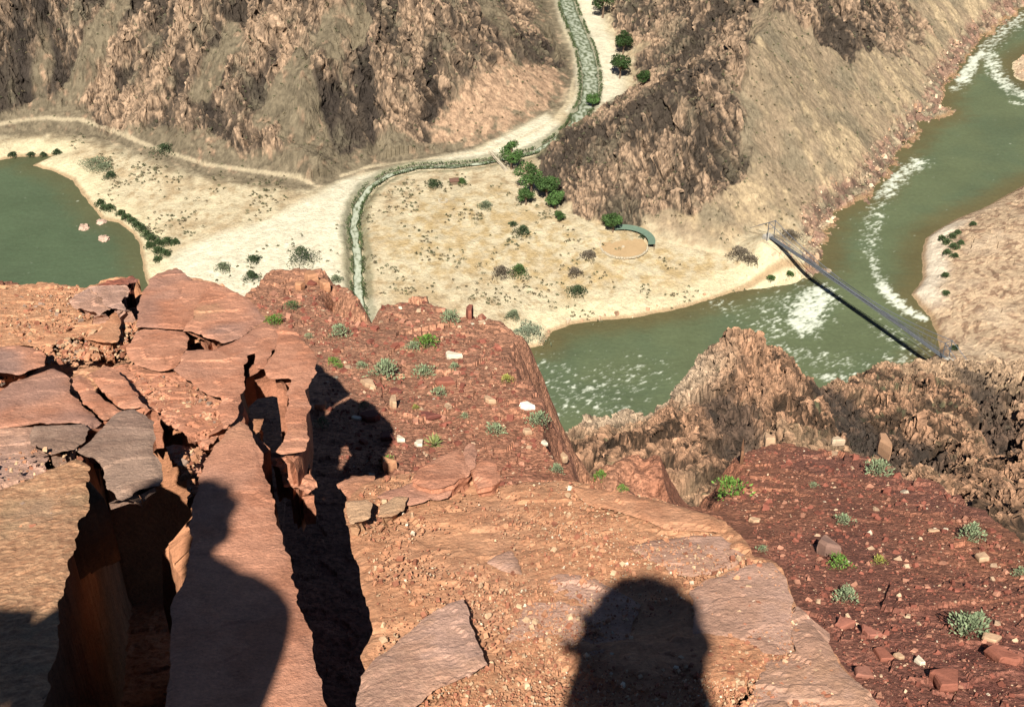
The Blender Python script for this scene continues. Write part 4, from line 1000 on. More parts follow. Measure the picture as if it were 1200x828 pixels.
ST = [('pale cream slab stone below the bright green bush', 532, 419, 20, 11, WH, .1, .5), ('white block at the drop edge beside the river', 621, 478, 24, 9, (.8, .74, .62), .1, .6), ('tall buff sliver leaning left of the slope centre', 436, 453, 32, 10, BF, -.6, .5),
      ('upright buff wedge casting a black shadow', 462, 475, 12, 17, BF, .2, .9), ('thin white chip near the shadow of the outcrop', 418, 491, 13, 6, WH, -.5, .4), ('pale chip left of the spiky plant', 471, 516, 12, 9, WH, .2, .5),
      ('second pale chip between the red slab and the spiky plant', 492, 521, 12, 11, WH, -.3, .4), ('buff stone in the middle right of the plant slope', 575, 471, 14, 12, BF, .3, .5), ('small buff stone under the white block', 618, 507, 12, 8, BF, 0, .5),
      ('dark red slab tilted below the pale cream slab', 522, 450, 22, 13, RD, .3, .4), ('dark slab with a buff underside in mid slope', 470, 460, 28, 9, DK, .1, .5), ('dark red flat slab left of the spiky plant', 456, 513, 22, 14, DK, 0, .3),
      ('orange block beside a small shrub above the ledge', 457, 547, 20, 14, OR, .25, .7), ('small buff stone right of the orange block', 463, 563, 14, 8, BF, 0, .5), ('dark red flagstone under the wide grey green shrub', 434, 490, 22, 16, DK, .9, .35),
      ('dark slab beside the fallen buff wedge', 504, 488, 24, 12, DK, .2, .3), ('upright red rock standing on the far rim', 551, 372, 9, 20, RD, 0, 1.6), ('buff boulder on the far rim above the dark hollow', 383, 338, 14, 14, OR, .3, .8),
      ('wide rim boulder left of the dark hollow', 366, 330, 18, 14, OR, 0, .7), ('tan boulder lying on the rim dirt', 352, 338, 12, 10, OR, .2, .7), ('red brown stone along the left of the plant slope', 376, 478, 14, 12, (.36, .17, .1), 0, .6),
      ('pale stone at the right rim under the yellow shrub', 638, 520, 8, 8, WH, 0, .5), ('buff stone at the ledge rim beside the black notch', 660, 537, 9, 14, BF, .2, .8),
      ('shadowed grey rock beside the shrubs on the right slope', 972, 648, 30, 16, (.22, .13, .1), -.5, .9), ('long buff flake by the big shrub on the right slope', 1165, 750, 26, 10, BF, -.5, .4), ('square red block in the lower right jumble', 990, 735, 26, 18, (.36, .14, .095), .1, .4),
      ('tilted red block next to the square block', 1020, 742, 18, 20, (.33, .13, .09), .3, .4), ('cream stone in the lower right jumble', 1079, 776, 14, 12, WH, .2, .5), ('buff stone left of the cream stone', 1054, 770, 12, 8, BF, .3, .5),
      ('dark red block at the lower right corner edge', 1180, 770, 40, 26, RD, .5, .35), ('low dark red slab under the square block', 1036, 770, 20, 24, RD, .2, .35), ('dark block above the shadow at the bottom right', 1110, 800, 34, 26, RD, .1, .35),
      ('pinkish block at the bottom edge right of the ledge', 1015, 790, 26, 14, (.30, .13, .09), -.2, .35), ('small buff slab near the top of the right slope', 884, 611, 13, 8, BF, .1, .5), ('flat buff stone right of the smaller grey shrub', 1094, 622, 12, 5, BF, .2, .4),
      ('brown block at the crest between two grey shrubs', 1150, 655, 14, 10, BF, .2, .5), ('thin leaning rock blade by the bright green bush', 869, 541, 5, 34, (.22, .11, .06), -.25, 5.0), ('rounded tan rock on the crest of the right slope', 902, 519, 14, 14, BF, 0, .9),
      ('pale crest rock right of the rounded tan rock', 982, 519, 16, 8, (.5, .37, .25), 0, .7), ('orange crest rock by the far grey shrub', 1038, 528, 18, 26, (.42, .24, .14), .1, 1.0)]
for i, s_ in enumerate(ST): stone(*s_, seed=i)
# ================================================================== PLANTS ON THE SLOPES
def leaf_cards(n, rng, rad, hgt, lw, ll, up=.5, shape='dome'):
    """n small pointed leaves spread through a dome; returns verts, quads"""
    a = rng.uniform(0, 2 * np.pi, n); rr = np.sqrt(rng.uniform(0, 1, n))
    zz = rng.uniform(0, 1, n) ** .8
    lim = np.sqrt(np.clip(1 - zz ** 2, .02, 1))
    # lumpy dome
    lump = 1 + .28 * np.sin(a * 3 + rng.uniform(0, 6)) + .18 * np.sin(a * 5 + rng.uniform(0, 6))
    P = np.stack([np.cos(a) * rr * lim * rad * lump, np.sin(a) * rr * lim * rad * lump, zz * hgt], 1)
    d = P / (np.array([rad, rad, hgt])) + rng.normal(0, .45, (n, 3)); d[:, 2] += up
    d /= np.linalg.norm(d, axis=1, keepdims=True)
    s = np.cross(d, rng.normal(0, 1, (n, 3))); s /= np.linalg.norm(s, axis=1, keepdims=True) + 1e-9
    L = ll * rng.uniform(.6, 1.3, n)[:, None]; Wd = lw * rng.uniform(.6, 1.3, n)[:, None]
    V = np.stack([P - s * Wd * .35, P + d * L * .5 - s * Wd * .5 + 0 * s, P + d * L, P + d * L * .5 + s * Wd * .5], 1)
    F = np.arange(n * 4).reshape(n, 4)
    return V.reshape(-1, 3), F
SH = {'grey': (.20, .245, .135), 'green': (.105, .19, .035), 'yellow': (.27, .27, .06), 'dark': (.075, .12, .045)}
def near_shrub(label, px, py, wpx, kind, spiky=False, seed=0):
    p = march(near_fn, px, py + wpx * .12, 2.0, 70, 400)[0]
    d = np.linalg.norm(p - CAM); rad = wpx * d / FPX / 2 * 1.05
    rng = np.random.default_rng(700 + seed)
    e = empty('desert_plant' if spiky else 'desert_shrub', tuple(p), label, 'plant' if spiky else 'shrub', 'small shrubs on the red slopes')
    if spiky:
        n = 46; a = rng.uniform(0, 6.28, n); el = rng.uniform(.2, 1.4, n)
        dv = np.stack([np.cos(a) * np.cos(el), np.sin(a) * np.cos(el), np.sin(el)], 1); L = rad * rng.uniform(.8, 1.15, n)[:, None]
        s = np.stack([-np.sin(a), np.cos(a), np.zeros(n)], 1) * rad * .085
        P0 = dv * rad * .08
        V = np.stack([P0 - s, P0 + s, dv * L * .6 + s * .8, dv * L * .6 - s * .8], 1).reshape(-1, 3)
        V2 = np.stack([dv * L * .6 - s * .8, dv * L * .6 + s * .8, dv * L + s * .05, dv * L - s * .05], 1).reshape(-1, 3)
        V = np.concatenate([V, V2]); F = np.arange(len(V)).reshape(-1, 4)
        c = np.repeat(lerp3((.13, .18, .06), (.30, .30, .10), rng.uniform(0, 1, len(F))), 4, 0)
    else:
        V, F = leaf_cards(int(230 + 6 * wpx), rng, rad, rad * 1.05, rad * .11, rad * .26)
        c = np.array(SH[kind])[None] * rng.uniform(.6, 1.35, (len(F), 1)); c = np.repeat(c, 4, 0)
    mesh_np('foliage', V, F, M['leaf'], c, parent=e)
    b = MB()
    for k in range(5):
        a = rng.uniform(0, 6.28); b.tube([(0, 0, -rad * .3), (math.cos(a) * rad * .25, math.sin(a) * rad * .25, rad * .3), (math.cos(a) * rad * .5, math.sin(a) * rad * .5, rad * .65)], [rad * .05, rad * .035, rad * .015], 5)
    b.build('stem', M['twig'], e)
SHR = [('bushy bright green shrub beside the pale cream slab stone', 500, 404, 26, 'green'), ('pale grey green shrub hugging the left of the bright green bush', 484, 408, 18, 'grey'), ('widest grey green shrub in the middle of the plant slope', 452, 437, 34, 'grey'), ('round grey green shrub below the bright green bush', 497, 439, 26, 'grey'),
       ('flat grey green shrub near the upper left of the plant slope', 398, 391, 24, 'grey'), ('grey green shrub near the far rim beside the upright red rock', 528, 374, 24, 'grey'), ('dense grey green shrub between the buff stone and the spiky plant', 580, 505, 22, 'grey'), ('grey green shrub at the drop edge under the white block', 631, 494, 26, 'grey'),
       ('pale green shrub at the edge of the big outcrop shadow', 377, 497, 18, 'grey'), ('small grey shrub left of the widest grey green shrub', 424, 430, 15, 'grey'), ('small grey shrub under the round grey green shrub', 514, 461, 18, 'grey'), ('dark green shrub on the dirt behind the left outcrop', 343, 360, 17, 'dark'),
       ('bright green shrub growing from the crack of the left outcrop rim', 322, 378, 20, 'green'), ('grey shrub at the black notch by the ledge rim', 652, 551, 18, 'grey'), ('yellow shrub at the drop edge facing the river', 594, 445, 14, 'yellow'), ('tiny grey shrub beside the pale cream slab stone', 533, 431, 14, 'grey'),
       ('small green shrub touching the orange block', 454, 541, 16, 'green'), ('pale tuft on the outcrop side of the plant slope', 362, 395, 11, 'grey'), ('tiny green shrub at the left end of the plant slope', 391, 424, 13, 'green'), ('tiny green shrub next to the other one at the left end', 397, 430, 11, 'green'), ('small tuft beside the upright buff wedge', 427, 476, 13, 'grey'), ('tiny yellow tuft right of the buff wedge', 487, 478, 9, 'yellow'), ('pale tuft above the dense grey green shrub', 544, 488, 11, 'grey'),
       ('green shrub just beyond the ledge rim', 704, 559, 18, 'green'), ('small green shrub beyond the ledge rim, right of its neighbour', 729, 574, 15, 'green'), ('big bright green bush at the foot of the rock blade', 855, 574, 34, 'green'), ('grey green shrub on the crest of the right slope', 1028, 552, 30, 'grey'), ('small grey shrub high on the right slope', 988, 611, 20, 'grey'), ('grey shrub at the right rim of the right slope', 1138, 628, 30, 'grey'),
       ('green shrub beside the shadowed grey rock', 983, 661, 25, 'green'), ('round yellow green shrub right of the shadowed grey rock', 1030, 658, 16, 'yellow'), ('grey green shrub above the square red block', 991, 700, 28, 'grey'), ('largest grey green shrub at the lower right', 1135, 737, 42, 'grey'), ('tiny grey shrub against the ledge on the right slope', 893, 644, 13, 'grey'), ('dark little shrub at the right frame edge', 1195, 672, 16, 'grey'), ('tiny tuft high on the right slope above the stone line', 953, 569, 11, 'grey'), ('tiny green shrub at the rim above the crest rock', 312, 375, 9, 'yellow')]
for i, (lab, px, py, w_, kind) in enumerate(SHR): near_shrub(lab, px, py, w_, kind, seed=i)
near_shrub('spiky yellow green rosette plant among the pale chips', 508, 518, 28, 'yellow', spiky=True, seed=90)

# ================================================================== THINGS IN THE VALLEY
def far_at(px, py, fn=None):
    return march(lambda X, Y: far_full(X, Y), px, py, 480, 1700, 420)[0]
def valley_tree(label, px, py, wpx, hk=1.0, tone=1.0, seed=0, group='green trees in the valley'):
    p = far_at(px, py + wpx * .42)
    d = np.linalg.norm(p - CAM); rad = wpx * 1.18 * d / FPX / 2; hgt = rad * 2.1 * hk
    rng = np.random.default_rng(800 + seed)
    e = empty('cottonwood_tree', tuple(p), label, 'tree', group)
    b = MB(); top = hgt * .55
    b.tube([(0, 0, -.8), (0.05 * rad, 0, top * .5), (0, .08 * rad, top)], [rad * .09, rad * .065, rad * .03], 7)
    V, F, cc = [], [], []
    k0 = 0
    for k in range(9):
        a = k * 2.4 + rng.uniform(-.4, .4); q = rng.uniform(.35, .7) if k else 0
        cz = hgt * rng.uniform(.42, .8) if k else hgt * .82
        c = np.array([math.cos(a) * rad * q, math.sin(a) * rad * q, cz]); s = rad * rng.uniform(.34, .5)
        b.tube([(0, 0, top * rng.uniform(.5, .9)), tuple(c * np.array([.6, .6, .9])), tuple(c)], [rad * .04, rad * .028, rad * .012], 5)
        n = 240
        u = rng.normal(0, 1, (n, 3)); u /= np.linalg.norm(u, axis=1, keepdims=True); u *= (rng.uniform(.25, 1, (n, 1)) ** .5)
        P = c + u * s * np.array([1, 1, .8])
        dd = u + rng.normal(0, .6, (n, 3)); dd /= np.linalg.norm(dd, axis=1, keepdims=True); s1 = np.cross(dd, rng.normal(0, 1, (n, 3))); s1 /= np.linalg.norm(s1, axis=1, keepdims=True) + 1e-9; s2 = np.cross(dd, s1)
        z_ = rng.uniform(.25, .5, (n, 1)) * np.clip(rad / 6, .5, 1.3)
        V.append(np.stack([P - s1 * z_, P - s2 * z_ * .7, P + s1 * z_, P + s2 * z_ * .7], 1).reshape(-1, 3))
        cl_ = np.array((.045, .085, .022)) * tone * rng.uniform(.65, 1.4, (n, 1)) * rng.uniform(.75, 1.3)
        cc.append(np.repeat(cl_, 4, 0))
    V = np.concatenate(V); mesh_np('crown', V, np.arange(len(V)).reshape(-1, 4), M['bigleaf'], np.concatenate(cc), parent=e)
    b.build('trunk', M['bark'], e)
def valley_shrub(label, px, py, wpx, col=(.045, .065, .03), seed=0, group='dark shrubs on the delta', flat=.85):
    p = far_at(px, py + wpx * .3)
    d = np.linalg.norm(p - CAM); rad = wpx * 1.15 * d / FPX / 2
    rng = np.random.default_rng(1200 + seed)
    V, F = leaf_cards(int(180 + 30 * wpx), rng, rad, rad * 1.25 * flat, .55, .8)
    c = np.repeat(np.array(col)[None] * rng.uniform(.55, 1.4, (len(F), 1)), 4, 0)
    e = mesh_np('valley_shrub', V, F, M['bigleaf'], c, loc=tuple(p - np.array([0, 0, .2])))
    tag(e, label, 'shrub', group)
TR = [('tall cottonwood tree at the creek end of the grove by the footbridge', 599, 188, 25, 1.25, 1.05), ('broad cottonwood at the centre of the grove', 622, 214, 34, 1.0, 1.0), ('cottonwood on the right of the grove centre', 640, 224, 28, .95, .95), ('lower left tree of the grove leaning to the path', 616, 232, 20, .9, 1.1),
      ('paler tree on the lower right of the grove', 650, 236, 22, .9, 1.25), ('dark small tree at the lower end of the grove', 656, 254, 13, .9, .8), ('tree standing at the left end of the curved green shelter', 718, 263, 22, 1.0, .95),
      ('dark tree at the top edge of the side canyon', 706, 10, 26, 1.1, .6), ('dark tree in the side canyon below the top edge', 730, 54, 22, 1.1, .62), ('dark tree with a thick shadow in the side canyon', 726, 82, 24, 1.0, .6), ('small round tree on the slope right of the side canyon', 753, 92, 18, .8, .7), ('bright green tree on the creek bank where the side canyon ends', 694, 119, 17, .8, 1.3)]
for i, t in enumerate(TR): valley_tree(*t, seed=i)
GG = (.15, .17, .10); BR = (.13, .105, .075); GN = (.06, .10, .03)
VS = [('round dark shrub below the trail at the left mountain', 193, 175, 21), ('dark shrub on the sand below the green pool corner', 130, 205, 13), ('large dark shrub in the wash above the left outcrop', 354, 299, 32), ('dark shrub touching the outcrop rim in the wash', 295, 323, 17), ('small dark shrub between the wash and the outcrop', 298, 303, 13), ('grey shrub at the lower left of the wash', 262, 312, 15, GG),
      ('dark shrub left of the little brown hut', 509, 215, 16), ('dark shrub below the cottonwood grove', 612, 270, 18), ('bright green shrub in the middle of the delta', 608, 316, 21, GN), ('dark round shrub near the lower river beach', 676, 340, 20), ('green tuft by the wash edge near the outcrop', 394, 326, 12, GG), ('brown bush left of the bright green shrub', 588, 318, 22, BR),
      ('grey green thicket at the tip of the lower beach', 618, 381, 42, (.17, .20, .13), .35), ('dark bush above the grey green thicket', 601, 368, 15, GG), ('green shrub right of the little brown hut', 541, 212, 10, GN), ('small dark shrub above the one below the grove', 601, 262, 7), ('thin brown bush in the middle of the ochre grass', 690, 298, 16, BR), ('brown bush under the bright stone ring', 674, 318, 15, BR),
      ('dark bush at the right end of the curved green shelter', 755, 276, 8), ('grey bush below the left trail on the sand', 112, 186, 30, GG, .4), ('grey green bush between the trail and the pool', 122, 192, 22, GG, .4), ('brown bush above the bridge landing', 926, 272, 24, BR, .5), ('dark brown bush left of the bridge landing', 868, 292, 28, BR, .4), ('brown bush beside the bridge approach', 880, 300, 20, BR, .4),
      ('dark shrub on the shore at the top of the green pool', 67, 178, 9), ('second shrub on the shore at the top of the green pool', 51, 181, 7), ('third shrub on the shore at the top of the green pool', 37, 181, 7), ('shrub at the left end of the shore above the green pool', 15, 181, 8), ('dark shrub alone on the tan south bank', 1119, 407, 8),
      ('grey shrub in the ochre grass above the hut path', 569, 240, 14, GG), ('green shrub in the river bend below the bridge', 925, 320, 7, GN), ('shrub on the shore left of the bridge shadow', 903, 325, 8, GN)]
for i, v in enumerate(VS): valley_shrub(v[0], v[1], v[2], v[3], v[4] if len(v) > 4 else (.045, .065, .03), seed=i, flat=v[5] if len(v) > 5 else .85)
TH = [(118, 237, 10), (122, 243, 9), (129, 243, 12), (142, 249, 9), (148, 254, 10), (155, 258, 10), (161, 263, 11), (167, 268, 11), (173, 274, 12), (179, 279, 13), (186, 284, 12), (197, 282, 13), (176, 287, 11), (186, 293, 12), (195, 296, 11), (185, 303, 9), (206, 283, 9)]
for i, (a, b_, w_) in enumerate(TH): valley_shrub('dark green shrub in the thicket row along the right shore of the green pool', a, b_, w_, (.05, .075, .03), seed=100 + i, group='shore thicket of the green pool')

CB = [(1104, 279, 11), (1110, 283, 12), (1116, 276, 11), (1122, 272, 10), (1118, 288, 12), (1110, 295, 11), (1119, 299, 9), (1104, 292, 8), (1126, 284, 9), (1113, 312, 10), (1108, 322, 9), (1116, 334, 10), (1109, 343, 9), (1131, 266, 9), (1140, 262, 8), (1124, 310, 8)]
for i, (a, b_, w_) in enumerate(CB[::2] + CB[1:6:2]): valley_shrub('dark green shrub in the thicket strip behind the pale crescent beach', a, b_, w_ * .75, (.06, .085, .035), seed=140 + i, group='thicket behind the crescent beach')

# scrub that nobody could count
rs = np.random.default_rng(77)
def scatter(polys, n):
    out = []
    for pp, k in polys:
        pp = np.array(pp, float); q = rs.uniform(pp.min(0), pp.max(0), (k * 4, 2)); q = q[inside(q[:, 0], q[:, 1], pp)][:k]; out.append(q)
    q = np.concatenate(out); w = on_z(q[:, 0], q[:, 1], 11.0)
    return w
w = scatter([([(430, 220), (560, 205), (600, 215), (680, 275), (800, 300), (900, 300), (880, 325), (740, 365), (640, 370), (590, 350), (440, 340), (430, 260)], 2000), ([(120, 180), (230, 195), (360, 215), (300, 260), (220, 280), (160, 250), (110, 220)], 800), ([(230, 330), (300, 290), (400, 255), (400, 340), (330, 345)], 170), ([(60, 140), (230, 185), (180, 195), (80, 175)], 120)], 0)
dn_ = fbm(w[:, 0] / 25, w[:, 1] / 25, 3, 903); w = w[rs.uniform(-.08, .38, len(w)) < dn_]
# talus, slopes and south bank
w2 = on_z(rs.uniform(-20, 1220, 4200), rs.uniform(-10, 430, 4200), 12.0)
tst = far_base(w2[:, 0], w2[:, 1]); far_full.crag = None; keep = ((tst[4] > 3) | (tst[5] > 3) | (tst[3] > 14)) & (tst[0] < 140)
w2 = w2[keep][:1600]
w = np.concatenate([w, w2]); zz = far_full(w[:, 0], w[:, 1])
VV, CCs = [], []
for i in range(len(w)):
    r = rs.uniform(.35, 1.05) * (1.9 if rs.random() < .10 else 1)
    V, F = leaf_cards(16, rs, r, r * 1.1, .5, .75)
    VV.append(V + np.array([w[i, 0], w[i, 1], zz[i] - .1]))
    base = np.array([(.085, .09, .045), (.12, .095, .055), (.15, .14, .08)][rs.integers(0, 3)]); CCs.append(np.tile(base * rs.uniform(.7, 1.3), (len(V), 1)))
VV = np.concatenate(VV)
tag(mesh_np('desert_scrub', VV, np.arange(len(VV)).reshape(-1, 4), M['bigleaf'], np.concatenate(CCs)), 'low desert scrub dotting the delta and the canyon slopes', 'scrub', kind='stuff')
# green fringe of the creek
fr = []; fc = []
for sgn in (-1, 1):
    for i in range(0, len(cl)):
        if perlin(np.array([i / 11.0]), np.array([sgn * 3.0]), 13)[0] < -.28: continue
        off = cwid[i] * 1.08 + rs.uniform(-.3, 1.1); q = cl[i] + nrm[i] * sgn * off
        V, F = leaf_cards(14, rs, rs.uniform(.6, 1.2), rs.uniform(.7, 1.5), .5, .75)
        g_ = float(far_full(q[None, 0], q[None, 1])[0]) if False else zc[i] + .5
        fr.append(V + np.array([q[0], q[1], g_])); fc.append(np.tile(np.array((.055, .08, .03)) * rs.uniform(.6, 1.5), (len(V), 1)))
fr = np.concatenate(fr)
tag(mesh_np('creek_vegetation', fr, np.arange(len(fr)).reshape(-1, 4), M['bigleaf'], np.concatenate(fc)), 'green bank growth lining both sides of the creek', 'vegetation', kind='stuff')
# boulders strewn over river banks
bq = []
for _ in range(2):
    q = on_z(rs.uniform(600, 1220, 9000), rs.uniform(-5, 440, 9000), 2.0)
    t = far_base(q[:, 0], q[:, 1]); m = ((t[3] > .5) & (t[3] < 200)) | ((t[1] > 0) & (t[1] < 14) & (q[:, 0] > ANCH_N[0])) | ((t[1] > 0) & (t[1] < 5) & (rs.random(len(q)) < .5))
    bq.append(q[m])
bq = np.concatenate(bq)[:2600]; bs_ = .35 + .55 * rs.pareto(2.4, len(bq)).clip(0, 4); bz = far_full(bq[:, 0], bq[:, 1])
V_, F_, c_ = stone_mesh(np.c_[bq, bz + bs_ * .15], bs_, rs, .8, stone_cols(len(bq), rs, [(.46, .31, .2), (.40, .24, .15), (.55, .42, .29), (.22, .14, .1)], [.4, .25, .25, .1]))
tag(mesh_np('bank_rubble', V_, F_, M['rubble'], c_), 'tan boulders and cobbles strewn over the river banks', 'rubble', kind='stuff')

# boulders standing in the green pool
def pool_boulder(label, px, py, wpx, hpx, seed):
    p = on_z(px, py, 0.0); d = math.hypot(CZ, np.hypot(*p)); rx = wpx * d / FPX / 2; ry = hpx * d / FPX / 2 / .5
    u = np.linspace(0, 2 * np.pi, 28, endpoint=False); v = np.linspace(-.35, 1.0, 12)
    V = []
    for vv in v:
        r = math.sqrt(max(0.0, 1 - max(vv, 0) ** 2)) + .02
        for a in u: V.append((math.cos(a) * r, math.sin(a) * r, vv))
    V = np.array(V); f1, h1, _ = facets(V[:, 0] * 2 + seed, V[:, 1] * 2 + V[:, 2], .9, seed)
    V = V * (1 + .22 * f1)[:, None] * np.array([rx, ry * .8, rx * .55]); a = .5
    V[:, :2] = V[:, :2] @ np.array([[math.cos(a), math.sin(a)], [-math.sin(a), math.cos(a)]])
    n = 28; F = [(i * n + j, i * n + (j + 1) % n, (i + 1) * n + (j + 1) % n, (i + 1) * n + j) for i in range(11) for j in range(n)] + [tuple(range(11 * n, 12 * n))]
    c = lerp3((.40, .27, .2), (.52, .37, .28), h1)
    tag(mesh_np('river_boulder', V, F, M['far'], c, loc=(p[0], p[1], -.1)), label, 'boulder', 'boulders standing in the green pool')
pool_boulder('leftmost boulder in the green pool with a dark right side', 98, 267, 12, 9, 3); pool_boulder('boulder in the green pool nearest the sandy shore', 119, 260, 11, 8, 4); pool_boulder('boulder in the green pool closest to the viewer', 122, 280, 13, 9, 5)

# ---- curved shelter, dirt yard, stone ring
yc = far_at(731, 288)
R_in, R_out = 13.0, 16.8
sh = empty('curved_shelter', tuple(yc), 'long curved shelter with a green roof round the dirt yard', 'shelter')
def arc(r, a): return np.array([math.cos(a) * r, math.sin(a) * r])
A0, A1 = math.radians(108), math.radians(-14)
def ring_solid(name, r0, r1, z0, z1, a0, a1, n, mat, parent, slope=0.0):
    V, F = [], []
    for i in range(n + 1):
        a = a0 + (a1 - a0) * i / n
        p, q = arc(r0, a), arc(r1, a)
        V += [(p[0], p[1], z0), (q[0], q[1], z0 + slope), (q[0], q[1], z1 + slope), (p[0], p[1], z1)]
    for i in range(n):
        k = 4 * i
        for j in range(4): F.append((k + j, k + 4 + j, k + 4 + (j + 1) % 4, k + (j + 1) % 4))
    F += [(0, 1, 2, 3), (4 * n + 3, 4 * n + 2, 4 * n + 1, 4 * n)]
    return mesh_np(name, np.array(V), F, mat, parent=parent)
ring_solid('roof', R_in, R_out, 2.7, 2.95, A0, A1, 22, M['green_roof'], sh, .7)
ring_solid('back_wall', R_out - .6, R_out - .3, -.8, 3.25, A0, A1, 22, M['timber'], sh)
for k in range(8):
    a = A0 + (A1 - A0) * (k + .5) / 8; p = arc(R_in + .4, a)
    b = MB(); b.tube([(p[0], p[1], -1), (p[0], p[1], 2.7)], .14, 6); b.build('post', M['timber'], sh)
V, F = [(0, 0, .12)], []
for i in range(48):
    p = arc(12.2 + .3 * math.sin(i * 2.1), i * 2 * math.pi / 48); V.append((p[0], p[1], .03))
V += [(v[0] * 1.02, v[1] * 1.02, -1.5) for v in V[1:]]
F = [(0, 1 + i, 1 + (i + 1) % 48) for i in range(48)] + [(1 + i, 49 + i, 49 + (i + 1) % 48, 1 + (i + 1) % 48) for i in range(48)]
tag(mesh_np('dirt_yard', np.array(V), F, M['yard'], loc=(yc[0], yc[1], yc[2] + .25)), 'round tan dirt yard inside the curved green shelter', 'yard', kind='structure')
b = MB(); rr_ = random.Random(4)
for k in range(64):
    a = math.radians(118 + 230 * k / 63.0); p = arc(13.0 + rr_.uniform(-.15, .15), a)
    b.box((p[0], p[1], .2), (rr_.uniform(.5, .9), rr_.uniform(.5, .9), rr_.uniform(.6, 1.1)), a + rr_.uniform(-.3, .3))
so = b.build('stone_ring', M['stone_wall']); so.location = tuple(yc); tag(so, 'low ring of pale stones closing the round dirt yard', 'stone wall')
b = MB(); b.box((0, 0, .35), (1.3, 1.0, .9), .4); b.box((.4, .7, .15), (.7, .6, .5), 1.0); b.box((-.6, -.5, .15), (.6, .5, .5), .2)
bo = b.build('stone_heap', M['stone_wall']); bo.location = (yc[0] - .5, yc[1] - 2, yc[2] + .25); tag(bo, 'pale stone heap in the middle of the round dirt yard', 'stone heap')

# ---- hut, ruin, footbridge on the creek
p = far_at(532, 215)
hut = empty('small_hut', tuple(p), 'little hut with a red brown roof beside the creek', 'hut', rz=.25)
b = MB(); b.box((0, 0, 1.0), (4.6, 3.8, 2.6)); b.build('wall', M['timber'], hut)
b = MB(); b.add([(-2.7, -2.3, 2.25), (2.7, -2.3, 2.25), (2.7, 0, 3.3), (-2.7, 0, 3.3), (2.7, 2.3, 2.25), (-2.7, 2.3, 2.25), (-2.7, -2.3, 2.4), (2.7, -2.3, 2.4), (2.7, 0, 3.45), (-2.7, 0, 3.45), (2.7, 2.3, 2.4), (-2.7, 2.3, 2.4)],
          [(3, 2, 1, 0), (5, 4, 2, 3), (6, 7, 8, 9), (9, 8, 10, 11), (0, 1, 7, 6), (4, 5, 11, 10), (1, 2, 8, 7), (2, 4, 10, 8), (3, 0, 6, 9), (5, 3, 9, 11)]); b.build('roof', M['brown_roof'], hut)
b = MB(); b.box((.6, -1.93, .8), (.95, .08, 2.0)); b.build('door', M['bark'], hut)
p = far_at(519, 236)
b = MB()
for k in range(26):
    a = k * 2 * math.pi / 26
    if 1.0 < a < 1.7: continue
    b.box((math.cos(a) * 2.4, math.sin(a) * 2.0, .35), (.7, .5, .9 + .3 * (k % 3)), a + .2)
o = b.build('stone_ruin', M['stone_wall']); o.location = tuple(p); tag(o, 'small roofless ring of pale stone on the ochre grass', 'ruin')
p0, p1 = far_at(575, 180), far_at(593, 201)
fb = empty('footbridge', tuple((p0 + p1) / 2), 'pale footbridge crossing the creek by the tall cottonwood', 'footbridge', rz=math.atan2(p1[1] - p0[1], p1[0] - p0[0]))
Lf = float(np.hypot(*(p1 - p0)[:2])) * 1.05
b = MB(); b.box((0, 0, 1.0), (Lf, 2.0, .3)); b.build('deck', M['stone_wall'], fb)
for s in (-1, 1):
    b = MB(); b.tube([(-Lf / 2, s * .95, 2.1), (Lf / 2, s * .95, 2.1)], .07, 6)
    for k in range(9): b.tube([(-Lf / 2 + Lf * k / 8, s * .95, 1.1), (-Lf / 2 + Lf * k / 8, s * .95, 2.1)], .05, 5)
    b.build('handrail', M['timber'], fb)
    b = MB(); b.box((s * Lf / 2 * .96, 0, -.6), (1.2, 2.6, 3.0)); b.build('abutment', M['stone_wall'], fb)

# ---- the suspension bridge
A = np.array([ANCH_N[0], ANCH_N[1], 17.0]); B = np.array([ANCH_S[0], ANCH_S[1], 17.0])
mid = (A + B) / 2; LB = float(np.linalg.norm(B - A)); ang = math.atan2(B[1] - A[1], B[0] - A[0])
br = empty('suspension_bridge', tuple(mid), 'long narrow steel suspension bridge across the green river', 'bridge', rz=ang)
hL = LB / 2; dw = .95; tw = 9.0
def deckz(t): return 1.1 * (1 - (2 * t - 1) ** 2) - .2
def cabz(t): return 2.0 + (tw - 2.0) * (2 * t - 1) ** 2
def caby(t): return 1.2 + 1.0 * (2 * t - 1) ** 2
b = MB(); Q = []
nS = 60
for i in range(nS):
    t0, t1 = i / nS, (i + 1) / nS; x0, x1 = -hL + LB * t0, -hL + LB * t1; z0, z1 = deckz(t0), deckz(t1)
    b.add([(x0, -dw, z0 - .25), (x1, -dw, z1 - .25), (x1, dw, z1 - .25), (x0, dw, z0 - .25), (x0, -dw, z0), (x1, -dw, z1), (x1, dw, z1), (x0, dw, z0)],
          [(3, 2, 1, 0), (4, 5, 6, 7), (0, 1, 5, 4), (2, 3, 7, 6)])
b.build('deck', M['deck'], br)
